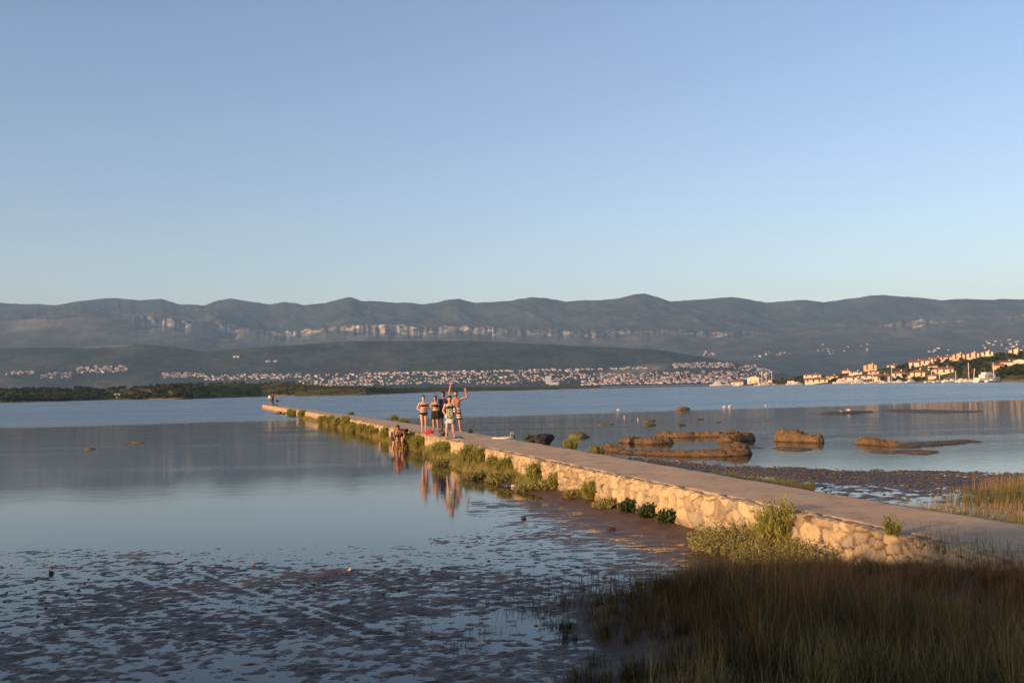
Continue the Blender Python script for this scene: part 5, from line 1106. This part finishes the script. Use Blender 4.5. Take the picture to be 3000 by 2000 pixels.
TZ = [((1150, 285), (1185, 310), 5, 'dark tree between the yellow and the large orange house'), ((840, 298), (925, 332), 9, 'dark tree on the rise above the long waterfront houses'), ((480, 340), (640, 408), 16, 'dark tree on the low point behind the thin masts'), ((640, 350), (770, 408), 15, 'dark tree on the shore left of the long waterfront houses'), ((950, 372), (1045, 396), 7, 'dark tree between the long waterfront houses and the hipped roof'), ((1310, 372), (1400, 396), 6, 'dark bushy tree in front of the big cream gabled house'), ((1500, 282), (1700, 325), 16, 'dark tree on the slope under the stepped terrace'), ((1640, 330), (1720, 390), 7, 'dark tree behind the left sailing boats'),
      ((1700, 250), (1850, 292), 14, 'dark tree on the slope above the long dark red roof'), ((1850, 240), (2130, 300), 34, 'dark tree on the wooded slope under the hilltop blocks'), ((1850, 300), (2100, 375), 26, 'dark tree on the wooded shore behind the yachts'), ((2130, 205), (2352, 245), 20, 'dark tree in the wood under the hilltop at the right edge'), ((2150, 285), (2352, 372), 30, 'dark tree in the dense shore wood at the right edge'), ((1230, 285), (1500, 318), 14, 'dark tree among the houses of the middle slope'), ((1400, 362), (1640, 392), 9, 'low dark tree on the quay before the yellow houses')]
for (a0, b0), (a1, b1), n, lab in TZ:
    for i in range(n):
        a = tr_.uniform(a0, a1); b = tr_.uniform(b0, b1); u, v = 2050 + a * KZ, 960 + b * KZ
        x, y, z = hit(u, v, town_z, 480, 1700); tree(x, y, z - .3, tr_.randrange(4), tr_.uniform(.34, .62), lab, lab.replace('tree', 'trees', 1), tr_.uniform(0, 6.28))
# the wood on the left shore and the scrub over the headland read as one mass
def wood(name, n, gen, hmin, hmax, mat, sd, per=90):
    g = np.random.default_rng(sd); V = []; F = []; T = []; nb = 0
    for _ in range(n):
        q = gen(g)
        if q is None: continue
        x, y, z, hk = q; hh = g.uniform(hmin, hmax) * hk; r_ = hh * g.uniform(.35, .55)
        d = g.normal(size=(per, 3)); d /= np.linalg.norm(d, axis=1, keepdims=True); d[:, 2] = np.abs(d[:, 2]) * 1.0 - .35
        lump = 1 + .3 * np.sin(d[:, 0] * 5 + x) * np.cos(d[:, 1] * 4 + y)
        P = np.array([x, y, z + hh * .42]) + d * np.array([r_, r_, hh * .58]) * (lump * g.uniform(.7, 1.05, per))[:, None]
        v, f, t_ = leaves(P, d + g.normal(size=d.shape) * .8, r_ * g.uniform(.4, .8, per), r_ * g.uniform(.35, .6, per), np.clip(g.uniform(.1, .6) + .3 * (g.random(per) - .5), 0, 1))
        V.append(v); F.append(f + nb); T.append(t_); nb += len(v)
    return tag(link(name, mesh_np(name, np.concatenate(V), np.concatenate(F), {'tone': np.concatenate(T)}, False), mat), kind='stuff')
def gw(g):
    u = g.uniform(-260, 560); a = ray(u, 1160)[0]; Y0 = np.interp(a, hsx, hsY); y = Y0 + 6 + g.random() ** 1.4 * 170; x = a * y
    if 255 < u < 380 and y < Y0 + 16: return None
    return x, y, float(headland_z(np.array([x]), np.array([y]))[0]), 1.0
wood('shore_wood', 620, gw, 2.4, 4.2, M_tree, 21)
def gt(g):
    u0, u1, v0, v1 = [(860, 2150, 1090, 1128), (860, 2150, 1090, 1128), (225, 600, 1074, 1112), (20, 240, 1090, 1110), (1960, 2300, 1062, 1108)][g.integers(0, 5)]
    u = g.uniform(u0, u1); v = g.uniform(v0, v1) - (u - (u0 + u1) / 2) * .0216; x, y, z = hit(u, v, foothill_z, 3600, 5000, 200); return x, y - 4, z - 1, 1.0
wood('town_greenery', 900, gt, 7, 13, M_tree, 31, 26)
def gs(g):
    u = g.uniform(420, 1900); a = ray(u, 1150)[0]; Y0 = np.interp(a, hsx, hsY); y = Y0 + 3 + g.random() * min(.42 * Y0, 380); x = a * y
    z = float(headland_z(np.array([x]), np.array([y]))[0])
    if float(vnoise(x * .012, y * .008, 601)) < .50 or z < .3: return None
    return x, y, z, .5 + .5 * (u < 900)
wood('headland_scrub', 1100, gs, 1.2, 3.0, M_tree, 23, 60)
# trees on the bank behind the camera, between it and the low sun: they shade the near shore
ST = [(crown_mesh('crown', 3.0, 2.5, 5200, .26, 700 + k, 16), trunk_mesh(3.2, .2, 2.6, 720 + k)) for k in range(2)]
def shade_tree(x, y, k, s_, lab, rz, zs=1.0):
    z = float(ground_z(np.array([x]), np.array([y]))[0]); r_ = tag(empty('shore_tree', (x, y, z), rz), lab, 'tree', 'trees on the bank behind the viewer'); r_.scale = (s_, s_, s_ * zs)
    link('trunk', ST[k][1], M_bark, r_); link('crown', ST[k][0], M_tree, r_, loc=(0, 0, 4.2))
for i in range(11):
    shade_tree(-46 + i * 3.0, SHY + [.6, -.8, .3, -.4][i % 4], i % 2, 1.0, 'leafy tree in the row on the bank behind the viewer', i * 1.7, (SHZ * .97 if i < 5 else SHZ * .92 if i < 7 else SHZ * 1.04 if i < 9 else SHZ * .86) + .05 * ((i * 7) % 3 - 1))

# ------------------------------------------------------------------ boats
M_hull, M_cab, M_mast, M_boot = plain('white_hull', (.56, .54, .51), .35, .06, 2, .5), plain('cabin_white', (.52, .50, .47), .4, .08, 2, .5), plain('mast_metal', (.66, .60, .50), .45, .1, 3), plain('blue_canvas', (.04, .07, .15), .85, .2, 3)
def boat(u, v, L, kind, label, mast_px=None, rz=0.0, tilt=0, group=None):
    x, y = gp(u, v); ys_ = float(np.interp(x / y, tsx, tsY)) - L * .3 - 3
    if u > 2110 and y > ys_: x, y = x / y * ys_, ys_
    root = tag(empty('sailing_boat' if kind == 'sail' else 'motor_boat', (x, y, 0), rz), label, 'sailing boat' if kind == 'sail' else 'motor boat', group)
    bw = L * .15; fb = L * (.10 if kind == 'sail' else .13); b = MB(); secs = []
    for q, w, zt, zb in ((-.5, .72, 1, -.15), (-.3, .92, .96, -.3), (0, 1, .95, -.32), (.25, .8, 1.02, -.3), (.42, .38, 1.15, -.2), (.5, .04, 1.25, .5)):
        secs.append([(q * L, -bw * w, fb * zt), (q * L, -bw * w * .88, fb * .35), (q * L, -bw * w * .25, zb), (q * L, bw * w * .25, zb), (q * L, bw * w * .88, fb * .35), (q * L, bw * w, fb * zt)])
    V = [p for s_ in secs for p in s_]; F = []
    for i in range(5):
        for k in range(5): F.append((i * 6 + k, i * 6 + k + 1, (i + 1) * 6 + k + 1, (i + 1) * 6 + k))
        F.append((i * 6 + 5, i * 6, (i + 1) * 6, (i + 1) * 6 + 5))
    F.append((5, 4, 3, 2, 1, 0)); b.add(V, F); b.build('hull', M_hull, root, False)
    c = MB()
    if kind == 'sail': c.loft([((-.12 * L, 0, fb * .9), bw * .6, .02), ((-.12 * L, 0, fb * 1.45), bw * .55, .01)], 0, 4); c = MB(); c.box(-.15 * L, .2 * L, -bw * .55, bw * .55, fb * .9, fb * 1.5)
    else: c.box(-.28 * L, .18 * L, -bw * .72, bw * .72, fb * .9, fb * 1.75); c.box(-.2 * L, .06 * L, -bw * .6, bw * .6, fb * 1.75, fb * 2.3)
    c.build('cabin', M_cab, root, False)
    zt = fb * 1.2 if kind == 'sail' else fb * 1.35
    for s_ in (-1, 1): w_ = MB(); w_.box(-.1 * L, .14 * L, s_ * bw * (.56 if kind == 'sail' else .73) - .02, s_ * bw * (.56 if kind == 'sail' else .73) + .02, zt, zt + fb * .22); w_.build('window', M_pane, root, False)
    if mast_px:
        mh = mast_px * y / 3000; r_ = max(.15, .0085 * mh); t_ = math.tan(tilt) * mh
        m = MB(); m.cone((.06 * L, 0, fb), (.06 * L + t_, 0, mh), r_ * 1.3, r_, 0, 8); mo = m.build('mast', M_mast, root)
        m = MB(); m.cone((.05 * L, 0, fb * 1.9), (-.38 * L, 0, fb * 1.9), .07, .06, 0, 6); m.build('boom', M_mast, root)
        m = MB(); m.cone((.03 * L, 0, fb * 2.05), (-.36 * L, 0, fb * 2.05), .16, .1, 0, 8); m.build('sail_cover', M_boot, root)
        for q in ((.49 * L, 0, fb * 1.2), (-.49 * L, 0, fb)): m = MB(); m.cone((.06 * L + t_, 0, mh * .98), q, .02, .02, 0, 4); m.build('stay', M_mast, root)
        for q in (.45, .72): m = MB(); m.cone((.06 * L + t_ * q, -bw * .6, mh * q), (.06 * L + t_ * q, bw * .6, mh * q), .03, .03, 0, 4); m.build('spreader', M_mast, root)
    return root
bt = lambda a, b: (2050 + a * KZ, 960 + b * KZ)
for (a, b, L, kind, mp_, rz, tilt, lab) in [
    (1678, 394, 10, 'sail', 32, .3, 0, 'white sailing boat, left of two moored close together'), (1735, 394, 10, 'sail', 40, .4, 0, 'white sailing boat with the taller mast, right of two moored close together'), (1848, 388, 15, 'sail', 34, .15, 0, 'long low white sailing boat in front of the long dark red roof'), (1946, 390, 12, 'sail', 58, .25, 0, 'sailing boat with the tallest thin mast, before the wooded slope'), (1978, 386, 11, 'sail', 40, -.2, .10, 'sailing boat with a leaning mast right of the tallest mast'),
    (2095, 388, 19, 'motor', None, .45, 0, 'large white yacht by the shore wood, biggest of the boats'), (2128, 382, 12, 'sail', 57, .5, 0, 'sailing boat with a thick mast behind the large white yacht'), (2015, 388, 9, 'motor', None, .7, 0, 'motor boat left of the large white yacht'), (1902, 390, 8, 'motor', None, -.3, 0, 'small motor boat left of the tallest mast'), (1790, 390, 7, 'motor', None, .2, 0, 'small motor boat between the close pair and the long low boat'),
    (1535, 398, 9, 'motor', None, .3, 0, 'blocky white motor boat alone left of the sailing pair'), (1450, 400, 8, 'motor', None, 0, 0, 'low motor boat left of the blocky white one'), (1160, 402, 12, 'motor', None, .1, 0, 'white motor boat below the long cream house'), (1035, 404, 14, 'motor', None, 0, 0, 'long white motor boat near the broad hipped roof'), (1250, 400, 11, 'sail', 33, .1, 0, 'sailing boat with a pale mast before the big cream gabled house'), (1330, 400, 7, 'motor', None, .2, 0, 'small motor boat right of the pale mast'),
    (447, 420, 11, 'sail', 42, .1, 0, 'sailing boat by the boat hall, left of two'), (478, 420, 11, 'sail', 44, .2, 0, 'sailing boat by the boat hall, right of two'), (132, 424, 14, 'motor', None, 0, 0, 'white boat farthest left, off the tip of the harbour'), (205, 422, 9, 'motor', None, .2, 0, 'small boat between the farthest left boat and the low stone building'), (660, 412, 8, 'motor', None, 0, 0, 'small white boat off the dark trees, left of another'), (712, 410, 9, 'motor', None, .1, 0, 'small white boat off the dark trees, right of another'), (520, 416, 9, 'sail', 36, 0, 0, 'sailing boat with a thin mast right of the two by the boat hall'), (1388, 394, 12, 'sail', 52, .1, 0, 'sailing boat with a tall grey mast before the cream houses')]:
    boat(*bt(a, b), L, kind, lab, mp_, rz, tilt)

# ------------------------------------------------------------------ haze
t = NT('haze'); t.t.nodes.remove(t.b); pv = t.n('VolumePrincipled')
pv.inputs['Color'].default_value = (.41, .66, 1.0, 1); pv.inputs['Density'].default_value = 5.0e-5; pv.inputs['Anisotropy'].default_value = 0.0
t.l(pv.outputs[0], t.out.inputs['Volume'])
b = MB(); b.box(-11000, 11000, -1200, 11500, -14, 1000)
hz = b.build('haze', t.m, smooth=False); tag(hz, kind='stuff')
